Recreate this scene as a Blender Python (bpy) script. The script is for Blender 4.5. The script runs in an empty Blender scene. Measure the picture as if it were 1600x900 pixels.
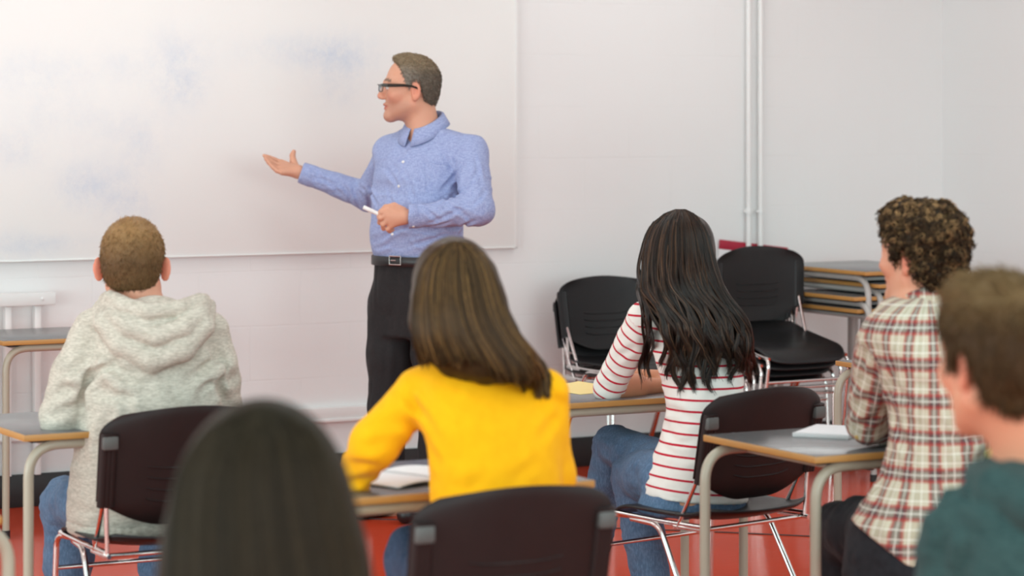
import bpy, bmesh, math, random
import numpy as np
from mathutils import Vector, Matrix

random.seed(7)
RNG = np.random.default_rng(7)
PI = math.pi
scene = bpy.context.scene
COL = scene.collection

# ------------------------------------------------------------------ camera model (photo treated as 1600x900)
TH = math.radians(28.3)            # the camera looks 28.3 degrees to the right of the wall normal
CT, ST = math.cos(TH), math.sin(TH)
FPX, HOR, CAMZ = 4200.0, 170.0, 1.56

def c2w(v):
    """camera-aligned metres (right, depth, height) -> room coordinates; works on arrays"""
    v = np.asarray(v, float)
    return np.stack([v[..., 0]*CT + v[..., 1]*ST, -v[..., 0]*ST + v[..., 1]*CT, v[..., 2]], -1)

def C(px, py, d):
    return np.array([(px-800.0)/FPX*d, d, CAMZ-(py-HOR)/FPX*d])

def at_height(px, py, z):
    d = (CAMZ-z)*FPX/(py-HOR)
    return c2w(C(px, py, d))

# ------------------------------------------------------------------ object helpers
def tag(o, label=None, cat=None, group=None, kind=None):
    if label: o['label'] = label
    if cat: o['category'] = cat
    if group: o['group'] = group
    if kind: o['kind'] = kind
    return o

def empty(name, loc=(0, 0, 0), rz=0.0):
    o = bpy.data.objects.new(name, None)
    o.empty_display_size = 0.1
    o.location = loc
    o.rotation_euler = (0, 0, rz)
    COL.objects.link(o)
    return o

def link_mesh(name, me, mat=None, parent=None):
    o = bpy.data.objects.new(name, me)
    COL.objects.link(o)
    if mat is not None and len(me.materials) == 0:
        me.materials.append(mat)
    if parent is not None:
        o.parent = parent
    return o

def np_mesh(name, V, F, smooth=True):
    """V (n,3), F (m,k) with constant k, or a list of such arrays"""
    me = bpy.data.meshes.new(name)
    V = np.asarray(V, np.float32)
    Fs = F if isinstance(F, list) else [F]
    Fs = [np.asarray(f, np.int32) for f in Fs if len(f)]
    me.vertices.add(len(V))
    me.vertices.foreach_set('co', V.ravel())
    nl = sum(f.size for f in Fs)
    npoly = sum(len(f) for f in Fs)
    me.loops.add(nl)
    me.loops.foreach_set('vertex_index', np.concatenate([f.ravel() for f in Fs]) if Fs else [])
    me.polygons.add(npoly)
    tot = np.concatenate([np.full(len(f), f.shape[1], np.int32) for f in Fs])
    st = np.concatenate([[0], np.cumsum(tot)[:-1]]).astype(np.int32)
    me.polygons.foreach_set('loop_start', st)
    try:
        me.polygons.foreach_set('loop_total', tot)
    except Exception:
        pass
    me.update(calc_edges=True)
    me.validate()
    if smooth:
        me.polygons.foreach_set('use_smooth', np.ones(len(me.polygons), bool))
    return me

def float_attr(me, name, vals):
    a = me.attributes.new(name, 'FLOAT', 'POINT')
    a.data.foreach_set('value', np.asarray(vals, np.float32))

def color_attr(me, name, cols):
    a = me.attributes.new(name, 'FLOAT_COLOR', 'POINT')
    cols = np.asarray(cols, np.float32)
    if cols.shape[1] == 3:
        cols = np.concatenate([cols, np.ones((len(cols), 1), np.float32)], 1)
    a.data.foreach_set('color', cols.ravel())

def auto_smooth(me, ang=40):
    me.polygons.foreach_set('use_smooth', np.ones(len(me.polygons), bool))
    try:
        me.set_sharp_from_angle(angle=math.radians(ang))
    except Exception:
        pass

class MB:
    """collects simple solids in one bmesh and links them as one mesh object"""
    def __init__(s):
        s.bm = bmesh.new()
    def box(s, lo, hi, bevel=0.0, seg=2, M=None):
        r = bmesh.ops.create_cube(s.bm, size=1.0)
        vs = r['verts']
        for v in vs:
            v.co = Vector([lo[i] + (v.co[i]+0.5)*(hi[i]-lo[i]) for i in range(3)])
        if bevel > 0:
            es = list({e for v in vs for e in v.link_edges})
            rr = bmesh.ops.bevel(s.bm, geom=es, offset=bevel, segments=seg, affect='EDGES', profile=0.5)
            vs = list({v for f in rr['faces'] for v in f.verts} | {v for v in vs if v.is_valid})
        if M is not None:
            bmesh.ops.transform(s.bm, matrix=M, verts=vs)
        return vs
    def tube(s, pts, r, n=10, caps=True, closed=False):
        pts = [Vector(p) for p in pts]
        rs = r if isinstance(r, (list, tuple)) else [r]*len(pts)
        rings = []
        prev = None
        m = len(pts)
        for i, p in enumerate(pts):
            if closed:
                t = (pts[(i+1) % m]-pts[i-1]).normalized()
            else:
                t = (pts[min(i+1, m-1)]-pts[max(i-1, 0)]).normalized()
            if prev is None:
                a = Vector((0, 0, 1)) if abs(t.z) < 0.9 else Vector((1, 0, 0))
                u = t.cross(a).normalized()
            else:
                u = (prev - t*prev.dot(t)).normalized()
            prev = u
            w = t.cross(u)
            rings.append([s.bm.verts.new(p + (u*math.cos(2*PI*k/n) + w*math.sin(2*PI*k/n))*rs[i]) for k in range(n)])
        rng = range(m) if closed else range(m-1)
        for i in rng:
            A, B = rings[i], rings[(i+1) % m]
            for k in range(n):
                s.bm.faces.new((A[k], A[(k+1) % n], B[(k+1) % n], B[k]))
        if caps and not closed:
            s.bm.faces.new(list(reversed(rings[0])))
            s.bm.faces.new(rings[-1])
    def sphere(s, c, r, sc=(1, 1, 1), seg=12):
        rr = bmesh.ops.create_uvsphere(s.bm, u_segments=seg, v_segments=max(6, seg//2+2), radius=1.0)
        for v in rr['verts']:
            v.co = Vector((c[0]+v.co.x*r*sc[0], c[1]+v.co.y*r*sc[1], c[2]+v.co.z*r*sc[2]))
    def build(s, name, mat, parent=None, ang=40):
        bmesh.ops.recalc_face_normals(s.bm, faces=s.bm.faces[:])
        me = bpy.data.meshes.new(name)
        s.bm.to_mesh(me)
        s.bm.free()
        auto_smooth(me, ang)
        return link_mesh(name, me, mat, parent)

def fillet(pts, rad, n=8):
    """polyline with its inner corners rounded"""
    P = [Vector(p) for p in pts]
    out = [P[0]]
    for i in range(1, len(P)-1):
        a, b, c = P[i-1], P[i], P[i+1]
        u, v = (a-b), (c-b)
        r = min(rad, u.length*0.49, v.length*0.49)
        u.normalize(); v.normalize()
        p0, p1 = b+u*r, b+v*r
        for k in range(n+1):
            t = k/n
            out.append(p0*(1-t)**2 + b*2*t*(1-t) + p1*t*t)
    out.append(P[-1])
    return out

def copy_tree(o, parent=None):
    c = o.copy()
    COL.objects.link(c)
    if parent is not None:
        c.parent = parent
    for ch in list(o.children):
        copy_tree(ch, c)
    return c

# ------------------------------------------------------------------ materials
class NT:
    def __init__(s, name):
        s.m = bpy.data.materials.new(name)
        s.m.use_nodes = True
        s.t = s.m.node_tree
        s.b = s.t.nodes['Principled BSDF']
    def n(s, typ, **kw):
        nd = s.t.nodes.new(typ)
        for k, v in kw.items():
            if k.startswith('i_'):
                key = k[2:]
                nd.inputs[int(key) if key.isdigit() else key.replace('_', ' ')].default_value = v
            else:
                setattr(nd, k, v)
        return nd
    def l(s, a, b):
        s.t.links.new(a, b)
    def val(s, x):
        return x if hasattr(x, 'links') or hasattr(x, 'node') else None
    def math(s, op, a, b=0.0, c=0.0, clamp=False):
        nd = s.t.nodes.new('ShaderNodeMath')
        nd.operation = op
        nd.use_clamp = clamp
        for i, x in enumerate((a, b, c)):
            if isinstance(x, (int, float)):
                nd.inputs[i].default_value = x
            else:
                s.l(x, nd.inputs[i])
        return nd.outputs[0]
    def mix(s, f, a, b, blend='MIX'):
        nd = s.t.nodes.new('ShaderNodeMix')
        nd.data_type = 'RGBA'
        nd.blend_type = blend
        for sock, x in ((nd.inputs[0], f), (nd.inputs[6], a), (nd.inputs[7], b)):
            if isinstance(x, (int, float)):
                sock.default_value = x
            elif isinstance(x, (tuple, list)):
                sock.default_value = (*x[:3], 1.0)
            else:
                s.l(x, sock)
        return nd.outputs[2]
    def ramp(s, f, stops):
        nd = s.t.nodes.new('ShaderNodeValToRGB')
        s.l(f, nd.inputs[0])
        el = nd.color_ramp.elements
        while len(el) < len(stops):
            el.new(0.5)
        for e, (p, c) in zip(el, stops):
            e.position = p
            e.color = (*c[:3], 1.0) if isinstance(c, (tuple, list)) else (c, c, c, 1)
        return nd.outputs[0]
    def pos(s):
        return s.n('ShaderNodeTexCoord').outputs['Object']
    def noise(s, vec, scale, detail=3.0, rough=0.5, out='Fac'):
        nd = s.n('ShaderNodeTexNoise')
        nd.inputs['Scale'].default_value = scale
        nd.inputs['Detail'].default_value = detail
        nd.inputs['Roughness'].default_value = rough
        if vec is not None:
            s.l(vec, nd.inputs['Vector'])
        return nd.outputs[out]
    def mapping(s, vec, scale=(1, 1, 1), loc=(0, 0, 0), rot=(0, 0, 0)):
        nd = s.n('ShaderNodeMapping')
        nd.inputs['Scale'].default_value = scale
        nd.inputs['Location'].default_value = loc
        nd.inputs['Rotation'].default_value = rot
        s.l(vec, nd.inputs['Vector'])
        return nd.outputs[0]
    def bump(s, h, strength=0.3, dist=0.01, normal=None):
        nd = s.n('ShaderNodeBump')
        nd.inputs['Strength'].default_value = strength
        nd.inputs['Distance'].default_value = dist
        s.l(h, nd.inputs['Height'])
        if normal is not None:
            s.l(normal, nd.inputs['Normal'])
        return nd.outputs[0]
    def attr(s, name, out='Fac'):
        nd = s.n('ShaderNodeAttribute')
        nd.attribute_name = name
        return nd.outputs[out]
    def setp(s, **kw):
        for k, v in kw.items():
            k = k.replace('_', ' ')
            if isinstance(v, (int, float)):
                s.b.inputs[k].default_value = v
            elif isinstance(v, (tuple, list)):
                s.b.inputs[k].default_value = (*v[:3], 1.0) if len(v) == 3 and k not in ('Subsurface Radius',) else v
            else:
                s.l(v, s.b.inputs[k])
        return s

def srgb(r, g, b):
    f = lambda c: (c/12.92 if c <= 0.04045 else ((c+0.055)/1.055)**2.4)
    return (f(r/255), f(g/255), f(b/255))

def simple_mat(name, col, rough=0.5, metal=0.0, noise_amt=0.06, noise_scale=30.0, bump=0.0, bscale=200.0, **kw):
    t = NT(name)
    p = t.pos()
    f = t.noise(p, noise_scale, 4)
    lo = tuple(c*(1-noise_amt) for c in col)
    hi = tuple(min(1, c*(1+noise_amt)) for c in col)
    t.setp(Base_Color=t.mix(f, lo, hi), Roughness=rough, Metallic=metal, **kw)
    if bump > 0:
        t.setp(Normal=t.bump(t.noise(p, bscale, 3), bump, 0.002))
    return t.m

# ------------------------------------------------------------------ numpy noise
def _hash(ix, iy, iz, seed):
    n = (ix*73856093) ^ (iy*19349663) ^ (iz*83492791) ^ (seed*2654435761 & 0x7fffffff)
    n = (n ^ (n >> 13)) * 1274126177 & 0x7fffffff
    n = (n ^ (n >> 16)) * 668265263 & 0x7fffffff
    return (n & 0xffff)/32767.5-1.0

def vnoise(P, seed=0):
    P = np.asarray(P, float)
    I = np.floor(P).astype(np.int64)
    f = P-I
    f = f*f*f*(f*(f*6-15)+10)
    out = 0
    for dx in (0, 1):
        wx = f[..., 0] if dx else 1-f[..., 0]
        for dy in (0, 1):
            wy = f[..., 1] if dy else 1-f[..., 1]
            for dz in (0, 1):
                wz = f[..., 2] if dz else 1-f[..., 2]
                out = out + wx*wy*wz*_hash(I[..., 0]+dx, I[..., 1]+dy, I[..., 2]+dz, seed)
    return out

# ------------------------------------------------------------------ implicit modelling: smooth unions meshed with sparse surface nets
def nrm(v):
    v = np.asarray(v, float)
    return v/np.linalg.norm(v)

def frame(fwd, up=(0, 0, 1)):
    """rows: right, forward, up"""
    f = nrm(fwd)
    r = nrm(np.cross(f, up))
    u = np.cross(r, f)
    return np.stack([r, f, u])

class Sdf:
    def __init__(s):
        s.ops = []           # (kind, func, centre, radius, k)
    def add(s, fn, c, r, k=0.01, kind='u'):
        s.ops.append((kind, fn, np.asarray(c, float), float(r), k))
        return s
    def cone(s, a, b, ra, rb, k=0.012, flat=None, kind='u'):
        """round cone from a to b; flat=(axis, factor) squeezes the section along axis"""
        a = np.asarray(a, float); b = np.asarray(b, float)
        M = np.eye(3); ms = 1.0
        if flat is not None:
            ax = nrm(flat[0])
            M = np.eye(3)+np.outer(ax, ax)*(1/flat[1]-1)
            ms = min(1.0, flat[1])
        A, B = M@a, M@b
        ba = B-A
        L = np.dot(ba, ba)
        def fn(P):
            Q = P@M.T - A
            t = np.clip(Q@ba/max(L, 1e-12), 0, 1)
            d = np.linalg.norm(Q-t[:, None]*ba, axis=1)
            return (d-(ra+(rb-ra)*t))*ms
        return s.add(fn, (a+b)/2, np.linalg.norm(b-a)/2+max(ra, rb)*max(1.0, (flat[1] if flat else 1.0)), k, kind)
    def chain(s, pts, rads, k=0.012, flat=None):
        for i in range(len(pts)-1):
            s.cone(pts[i], pts[i+1], rads[i], rads[i+1], k, flat)
        return s
    def ell(s, c, rad, R=None, k=0.012, kind='u'):
        c = np.asarray(c, float); rad = np.asarray(rad, float)
        R = np.eye(3) if R is None else R
        def fn(P):
            q = (P-c)@R.T
            k0 = np.linalg.norm(q/rad, axis=1)
            k1 = np.linalg.norm(q/(rad*rad), axis=1)
            return np.where(k1 > 1e-9, k0*(k0-1)/np.maximum(k1, 1e-9), -rad.min())
        return s.add(fn, c, rad.max(), k, kind)
    def loft(s, o, R, st, k=0.012, n=2.2, kind='u', round_cap=0.02):
        """stack of superelliptic sections along the up axis of frame R at o.
        st rows: (h, cx, cy, half width, half depth)"""
        o = np.asarray(o, float)
        st = np.asarray(sorted(st), float)
        h = st[:, 0]
        hs = np.linspace(h[0], h[-1], 97)
        # smooth interpolation of the stations
        cols = []
        for j in range(1, 5):
            y = np.interp(hs, h, st[:, j])
            ker = np.ones(7)/7
            yp = np.concatenate([np.full(3, y[0]), y, np.full(3, y[-1])])
            y = np.convolve(yp, ker, 'valid')
            cols.append(y)
        def fn(P):
            q = (P-o)@R.T
            z = q[:, 2]
            zz = np.clip(z, h[0], h[-1])
            cx, cy, w, d = (np.interp(zz, hs, c) for c in cols)
            x = np.abs(q[:, 0]-cx)/w
            y = np.abs(q[:, 1]-cy)/d
            r = np.maximum((x**n+y**n), 1e-9)**(1/n)
            g = np.sqrt((x/w)**2+(y/d)**2)/np.maximum(np.sqrt(x*x+y*y), 1e-6)
            d2 = (r-1)/np.maximum(g, 1e-3)
            d2 = np.maximum(d2, -np.minimum(w, d))
            dz = np.maximum(h[0]-z, z-h[-1])
            a = np.maximum(np.stack([d2+round_cap, dz+round_cap], 0), 0)
            return np.minimum(np.maximum(d2, dz)+round_cap, 0) + np.linalg.norm(a, axis=0)-round_cap
        cz = (h[0]+h[-1])/2
        cx = st[:, 1].mean(); cy = st[:, 2].mean()
        rad = np.linalg.norm([max(abs(st[:, 1]-cx)+st[:, 3]), max(abs(st[:, 2]-cy)+st[:, 4]), (h[-1]-h[0])/2])
        return s.add(fn, o+np.array([cx, cy, cz])@R, rad, k, kind)
    def plane(s, p, nr, k=0.004):
        """cut away the side the normal points to"""
        p = np.asarray(p, float); nr = nrm(nr)
        s.ops.append(('c', lambda P: (P-p)@nr, None, None, k))
        return s
    def disp(s, fn):
        s.ops.append(('d', fn, None, None, 0))
        return s
    def sub(s, other_fn, c, r, k=0.006):
        s.ops.append(('s', other_fn, np.asarray(c, float), float(r), k))
        return s
    def bounds(s):
        lo = np.full(3, 1e9); hi = -lo
        for kind, fn, c, r, k in s.ops:
            if kind == 'u':
                lo = np.minimum(lo, c-r); hi = np.maximum(hi, c+r)
        return lo, hi
    def eval_pts(s, P):
        return s.eval_blocks(P[:, None, :], P, 0.0)[:, 0]
    def eval_blocks(s, PB, Cc, rb):
        nb, m = PB.shape[:2]
        D = np.full((nb, m), 1.0)
        for kind, fn, c, r, k in s.ops:
            if c is None:
                sel = np.nonzero(D.min(1) < 0.3)[0] if kind == 'd' else np.arange(nb)
            else:
                sel = np.nonzero(np.linalg.norm(Cc-c, axis=1) < r+rb+k+0.06)[0]
            if len(sel) == 0:
                continue
            for i in range(0, len(sel), 4000):
                ss = sel[i:i+4000]
                p = PB[ss].reshape(-1, 3)
                if kind == 'd':
                    D[ss] += fn(p).reshape(len(ss), m)
                    continue
                d = fn(p).reshape(len(ss), m)
                a = D[ss]
                if kind == 'u':
                    hh = np.maximum(k-np.abs(a-d), 0)/k
                    D[ss] = np.minimum(a, d)-hh*hh*k*0.25
                else:
                    if kind == 's':
                        d = -d
                    hh = np.maximum(k-np.abs(a-d), 0)/k
                    D[ss] = np.maximum(a, d)+hh*hh*k*0.25
        return D
    def mesh(s, vox, B=8, clip=None, relax=1):
        lo, hi = s.bounds()
        if clip is not None:
            lo = np.maximum(lo, clip[0]); hi = np.minimum(hi, clip[1])
        lo = lo-3*vox; hi = hi+3*vox
        nbk = np.ceil((hi-lo)/(vox*B)).astype(int)+1
        g = np.stack(np.meshgrid(*[np.arange(n) for n in nbk], indexing='ij'), -1).reshape(-1, 3)
        cc = lo+(g+0.5)*vox*B
        rb = vox*B*math.sqrt(3)/2
        d0 = np.concatenate([s.eval_pts(cc[i:i+200000]) for i in range(0, len(cc), 200000)])
        g = g[np.abs(d0) < rb*1.7+0.012]
        off = np.stack(np.meshgrid(*[np.arange(B+1)]*3, indexing='ij'), -1).reshape(-1, 3)
        N = nbk*B+2
        def lin(ix):
            return (ix[..., 0].astype(np.int64)*N[1]+ix[..., 1])*N[2]+ix[..., 2]
        cells_id = []; cells_v = []; edges = [[], [], []]; esign = [[], [], []]
        for i in range(0, len(g), 3000):
            gb = g[i:i+3000]
            idx = gb[:, None, :]*B+off[None]
            P = lo+idx*vox
            D = s.eval_blocks(P, lo+(gb+0.5)*vox*B, rb).reshape(len(gb), B+1, B+1, B+1)
            S = D < 0
            cnt = np.zeros((len(gb), B, B, B), np.int8)
            for a in (0, 1):
                for b in (0, 1):
                    for c in (0, 1):
                        cnt += S[:, a:a+B, b:b+B, c:c+B]
            act = (cnt > 0) & (cnt < 8)
            w = np.nonzero(act)
            if len(w[0]) == 0:
                continue
            acc = np.zeros((len(w[0]), 3)); num = np.zeros(len(w[0]))
            corner = lambda a, b, c: D[w[0], w[1]+a, w[2]+b, w[3]+c]
            for ax in range(3):
                o1, o2 = [j for j in range(3) if j != ax]
                for p in (0, 1):
                    for q in (0, 1):
                        A = [0, 0, 0]; A[o1] = p; A[o2] = q
                        Bc = list(A); Bc[ax] = 1
                        da, db = corner(*A), corner(*Bc)
                        cr = (da < 0) != (db < 0)
                        t = np.where(cr, da/np.where(cr, da-db, 1), 0)
                        pt = np.zeros((len(t), 3)); pt[:, ax] = t; pt[:, o1] = p; pt[:, o2] = q
                        acc[cr] += pt[cr]; num[cr] += 1
            cell = gb[w[0]]*B+np.stack(w[1:], -1)
            cells_id.append(lin(cell))
            cells_v.append(lo+(cell+acc/num[:, None])*vox)
            for ax in range(3):
                sl0 = [slice(0, B)]*3; sl1 = [slice(0, B)]*3
                sl1[ax] = slice(1, B+1)
                a = S[:, sl0[0], sl0[1], sl0[2]]; b = S[:, sl1[0], sl1[1], sl1[2]]
                e = np.nonzero(a != b)
                edges[ax].append(gb[e[0]]*B+np.stack(e[1:], -1))
                esign[ax].append(a[e])
        ids = np.concatenate(cells_id); V = np.concatenate(cells_v)
        order = np.argsort(ids)
        ids = ids[order]; V = V[order]
        quads = []
        for ax in range(3):
            if not edges[ax]:
                continue
            e = np.concatenate(edges[ax]); sg = np.concatenate(esign[ax])
            o1, o2 = (ax+1) % 3, (ax+2) % 3
            q = []
            for (p, r) in ((1, 1), (0, 1), (0, 0), (1, 0)):
                cidx = e.copy(); cidx[:, o1] -= p; cidx[:, o2] -= r
                L = lin(cidx)
                pos = np.clip(np.searchsorted(ids, L), 0, len(ids)-1)
                q.append(np.where(ids[pos] == L, pos, -1))
            q = np.stack(q, -1)
            q[~sg] = q[~sg][:, ::-1]
            quads.append(q[(q >= 0).all(1)])
        F = np.concatenate(quads)
        for _ in range(relax):
            acc = np.zeros_like(V); num = np.zeros(len(V))
            for j in range(4):
                np.add.at(acc, F[:, j], V[F[:, (j+1) % 4]]+V[F[:, j-1]])
                np.add.at(num, F[:, j], 2)
            avg = acc/np.maximum(num, 1)[:, None]
            V = V*0.5+avg*0.5
        return V, F

def strands(paths, rads, cols=None, n=3, name='strand', up=None):
    """paths (S,K,3) -> one mesh of tapered n-sided tubes; rads (K,) or (S,K)"""
    P = np.asarray(paths, float)
    S, K = P.shape[:2]
    R = np.broadcast_to(np.asarray(rads, float), (S, K))
    T = np.gradient(P, axis=1)
    T /= np.maximum(np.linalg.norm(T, axis=2, keepdims=True), 1e-9)
    ref = RNG.normal(size=(S, 1, 3))
    U = ref-(ref*T).sum(2, keepdims=True)*T
    U /= np.maximum(np.linalg.norm(U, axis=2, keepdims=True), 1e-9)
    W = np.cross(T, U)
    a = 2*PI*np.arange(n)/n
    V = P[:, :, None, :]+R[:, :, None, None]*(U[:, :, None, :]*np.cos(a)[:, None]+W[:, :, None, :]*np.sin(a)[:, None])
    idx = np.arange(S*K*n).reshape(S, K, n)
    A, Bq = idx[:, :-1, :], idx[:, 1:, :]
    F = np.stack([A, np.roll(A, -1, 2), np.roll(Bq, -1, 2), Bq], -1).reshape(-1, 4)
    V = V.reshape(-1, 3)
    C_ = None
    if cols is not None:
        C_ = np.repeat(np.asarray(cols), K*n, axis=0)
    return V, F, C_

def join_vf(*parts):
    Vs, Fs, o = [], [], 0
    for V, F in parts:
        Vs.append(V); Fs.append(np.asarray(F)+o); o += len(V)
    return np.concatenate(Vs), np.concatenate(Fs)
# ================================================================== materials shared by the room and furniture
WALL_Y, WALL_X = 10.19, 7.79

def wall_material(name, horiz):
    t = NT(name)
    p = t.pos()
    sep = t.n('ShaderNodeSeparateXYZ'); t.l(p, sep.inputs[0])
    cmb = t.n('ShaderNodeCombineXYZ')
    t.l(sep.outputs[horiz], cmb.inputs[0]); t.l(sep.outputs['Z'], cmb.inputs[1])
    wob = t.n('ShaderNodeVectorMath', operation='MULTIPLY_ADD')
    t.l(t.noise(p, 6.0, 3, 0.6, 'Color'), wob.inputs[0])
    wob.inputs[1].default_value = (0.012, 0.012, 0)
    t.l(cmb.outputs[0], wob.inputs[2])
    br = t.n('ShaderNodeTexBrick')
    br.inputs['Scale'].default_value = 1.0
    br.inputs['Brick Width'].default_value = 0.45
    br.inputs['Row Height'].default_value = 0.225
    br.inputs['Mortar Size'].default_value = 0.005
    br.inputs['Mortar Smooth'].default_value = 0.9
    t.l(wob.outputs[0], br.inputs['Vector'])
    fac = br.outputs['Fac']
    patch = t.math('MULTIPLY', fac, t.ramp(t.noise(p, 2.3, 2), [(0.40, 0.12), (0.62, 1.0)]))
    fine = t.noise(t.mapping(p, (1, 1, 1.6)), 70.0, 5, 0.62)
    pits = t.ramp(t.noise(p, 38.0, 2, 0.4), [(0.20, 0.0), (0.30, 1.0)])
    h = t.math('ADD', t.math('MULTIPLY', patch, -0.7), t.math('ADD', t.math('MULTIPLY', fine, 0.30), t.math('MULTIPLY', pits, 0.35)))
    base = t.mix(t.noise(p, 1.1, 3), (0.775, 0.770, 0.765), (0.835, 0.835, 0.835))
    base = t.mix(t.math('MULTIPLY', patch, 0.07), base, (0.60, 0.60, 0.60))
    t.setp(Base_Color=base, Roughness=0.62, Specular_IOR_Level=0.25, Normal=t.bump(h, 0.30, 0.003))
    return t.m

M_wall_back = wall_material('painted_block_back', 'X')
M_wall_right = wall_material('painted_block_right', 'Y')
M_white = simple_mat('white_gloss_paint', (0.80, 0.80, 0.79), 0.35, noise_amt=0.02)
M_skirt = simple_mat('black_skirting', (0.018, 0.017, 0.018), 0.45, bump=0.5, bscale=60)
M_ceiling = simple_mat('ceiling_white', (0.80, 0.80, 0.79), 0.8, noise_amt=0.02)
M_seam = simple_mat('dark_seam', (0.03, 0.012, 0.010), 0.5)

def floor_material():
    t = NT('red_vinyl_floor')
    p = t.pos()
    streak = t.noise(t.mapping(p, (6, 60, 1), rot=(0, 0, 0.5)), 1.0, 4, 0.6)
    blot = t.noise(p, 1.3, 4, 0.55)
    c = t.mix(blot, (0.50, 0.052, 0.020), (0.58, 0.066, 0.027))
    c = t.mix(t.math('MULTIPLY', t.ramp(streak, [(0.55, 0), (0.75, 1)]), 0.25), c, (0.54, 0.14, 0.09))
    r = t.math('MULTIPLY_ADD', t.noise(p, 9.0, 4, 0.6), 0.14, 0.06)
    wav = t.noise(t.mapping(p, (5, 5, 5)), 2.2, 2)
    t.setp(Base_Color=c, Roughness=r, Specular_IOR_Level=0.045,
           Normal=t.bump(wav, 0.06, 0.006, t.bump(streak, 0.03, 0.001)))
    return t.m
M_floor = floor_material()

def board_material():
    t = NT('whiteboard_enamel')
    p = t.pos()
    base = t.mix(t.noise(p, 1.2, 3), (0.80, 0.80, 0.785), (0.86, 0.86, 0.845))
    # blobs of half wiped blue ink: (photo x, photo y, half width, half height, strength)
    blobs = [(275, 105, 42, 52, 1.0), (285, 140, 30, 22, .7), (470, 80, 85, 26, .75), (535, 85, 48, 30, .85), (525, 128, 36, 38, .7),
             (60, 112, 90, 32, .55), (190, 200, 70, 34, .30), (75, 180, 70, 40, .32), (20, 235, 34, 30, .7), (215, 235, 36, 50, .42),
             (118, 290, 32, 30, .75), (195, 318, 42, 36, .8), (150, 285, 60, 40, .45), (20, 385, 60, 22, .8), (90, 378, 40, 12, .4),
             (190, 100, 36, 28, .35)]
    tot = None
    sep = t.n('ShaderNodeSeparateXYZ'); t.l(p, sep.inputs[0])
    for (px, py, hw, hh, st) in blobs:
        w = board_pt(px, py)
        s = board_scale(px)
        dx = t.math('MULTIPLY', t.math('SUBTRACT', sep.outputs['X'], float(w[0])), CT*s/hw)
        dz = t.math('MULTIPLY', t.math('SUBTRACT', sep.outputs['Z'], float(w[2])), s/hh)
        r2 = t.math('ADD', t.math('MULTIPLY', dx, dx), t.math('MULTIPLY', dz, dz))
        g = t.math('MULTIPLY', t.math('POWER', 2.718, t.math('MULTIPLY', r2, -1.0)), st)
        tot = g if tot is None else t.math('ADD', tot, g)
    smear = t.ramp(t.noise(t.mapping(p, (1.2, 1, 1.0)), 9.0, 6, 0.68), [(0.36, 0.0), (0.72, 1.0)])
    scr = t.n('ShaderNodeTexWave', wave_type='BANDS', bands_direction='X')
    scr.inputs['Scale'].default_value = 16.0
    scr.inputs['Distortion'].default_value = 22.0
    scr.inputs['Detail'].default_value = 4.0
    scr.inputs['Detail Scale'].default_value = 3.0
    t.l(t.mapping(p, (1, 1, .7)), scr.inputs['Vector'])
    lines = t.ramp(scr.outputs['Fac'], [(0.0, 1.0), (0.10, 0.0)])
    f = t.math('MULTIPLY', tot, t.math('MULTIPLY_ADD', smear, 0.38, 0.08), clamp=True)
    f2 = t.math('MULTIPLY', t.math('MULTIPLY', tot, lines), 0.13, clamp=True)
    c = t.mix(f, base, (0.42, 0.55, 0.74))
    c = t.mix(f2, c, (0.30, 0.36, 0.55))
    t.setp(Base_Color=c, Roughness=0.32, Specular_IOR_Level=0.35)
    return t.m

def wall_depth(px):
    u = (px-800)/FPX
    # depth at which the pixel column meets the back wall
    return WALL_Y/(CT-u*ST)
def board_scale(px):
    return FPX/wall_depth(px)
def board_pt(px, py):
    return c2w(C(px, py, wall_depth(px)))
M_board = board_material()

M_frame = simple_mat('beige_grey_steel_paint', srgb(172, 164, 146), 0.33, noise_amt=0.04)
M_frame_grey = simple_mat('light_grey_steel_paint', srgb(176, 174, 170), 0.35, noise_amt=0.04)
M_under = simple_mat('black_underside', (0.012, 0.012, 0.013), 0.6)
M_chrome = simple_mat('chrome_tube', (0.80, 0.78, 0.76), 0.10, 1.0, noise_amt=0.03)

def laminate():
    t = NT('grey_laminate')
    p = t.pos()
    c = t.mix(t.noise(p, 300, 2), (0.095, 0.097, 0.101), (0.125, 0.127, 0.131))
    t.setp(Base_Color=c, Roughness=t.math('MULTIPLY_ADD', t.noise(p, 12, 4), 0.10, 0.20), Specular_IOR_Level=0.9)
    return t.m
M_lam = laminate()

def ply_edge():
    t = NT('plywood_edge')
    p = t.pos()
    w = t.noise(t.mapping(p, (4, 4, 420)), 1.0, 3)
    g = t.noise(t.mapping(p, (14, 14, 90)), 1.0, 4)
    c = t.mix(w, srgb(168, 116, 56), srgb(214, 164, 92))
    c = t.mix(t.math('MULTIPLY', g, 0.5), c, srgb(150, 100, 48))
    t.setp(Base_Color=c, Roughness=0.45)
    return t.m
M_ply = ply_edge()

def plastic(name, col, r0=0.34):
    t = NT(name)
    p = t.pos()
    t.setp(Base_Color=t.mix(t.noise(p, 30, 3), tuple(c*0.85 for c in col), tuple(c*1.15 for c in col)),
           Roughness=t.math('MULTIPLY_ADD', t.noise(p, 18, 4), 0.16, r0), Specular_IOR_Level=0.36,
           Normal=t.bump(t.noise(p, 900, 2), 0.12, 0.0006))
    return t.m
M_plastic = plastic('black_plastic', (0.012, 0.012, 0.013))
M_plastic_brown = plastic('brown_black_plastic', (0.015, 0.0070, 0.0065), 0.48)
M_cap = plastic('grey_plastic_cap', (0.10, 0.10, 0.095), 0.4)

# ================================================================== the room
def structure(name, o):
    o['kind'] = 'structure'
    return o
def slab(name, lo, hi, mat, bevel=0.0):
    m = MB(); m.box(lo, hi, bevel)
    return structure(name, m.build(name, mat))

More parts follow.
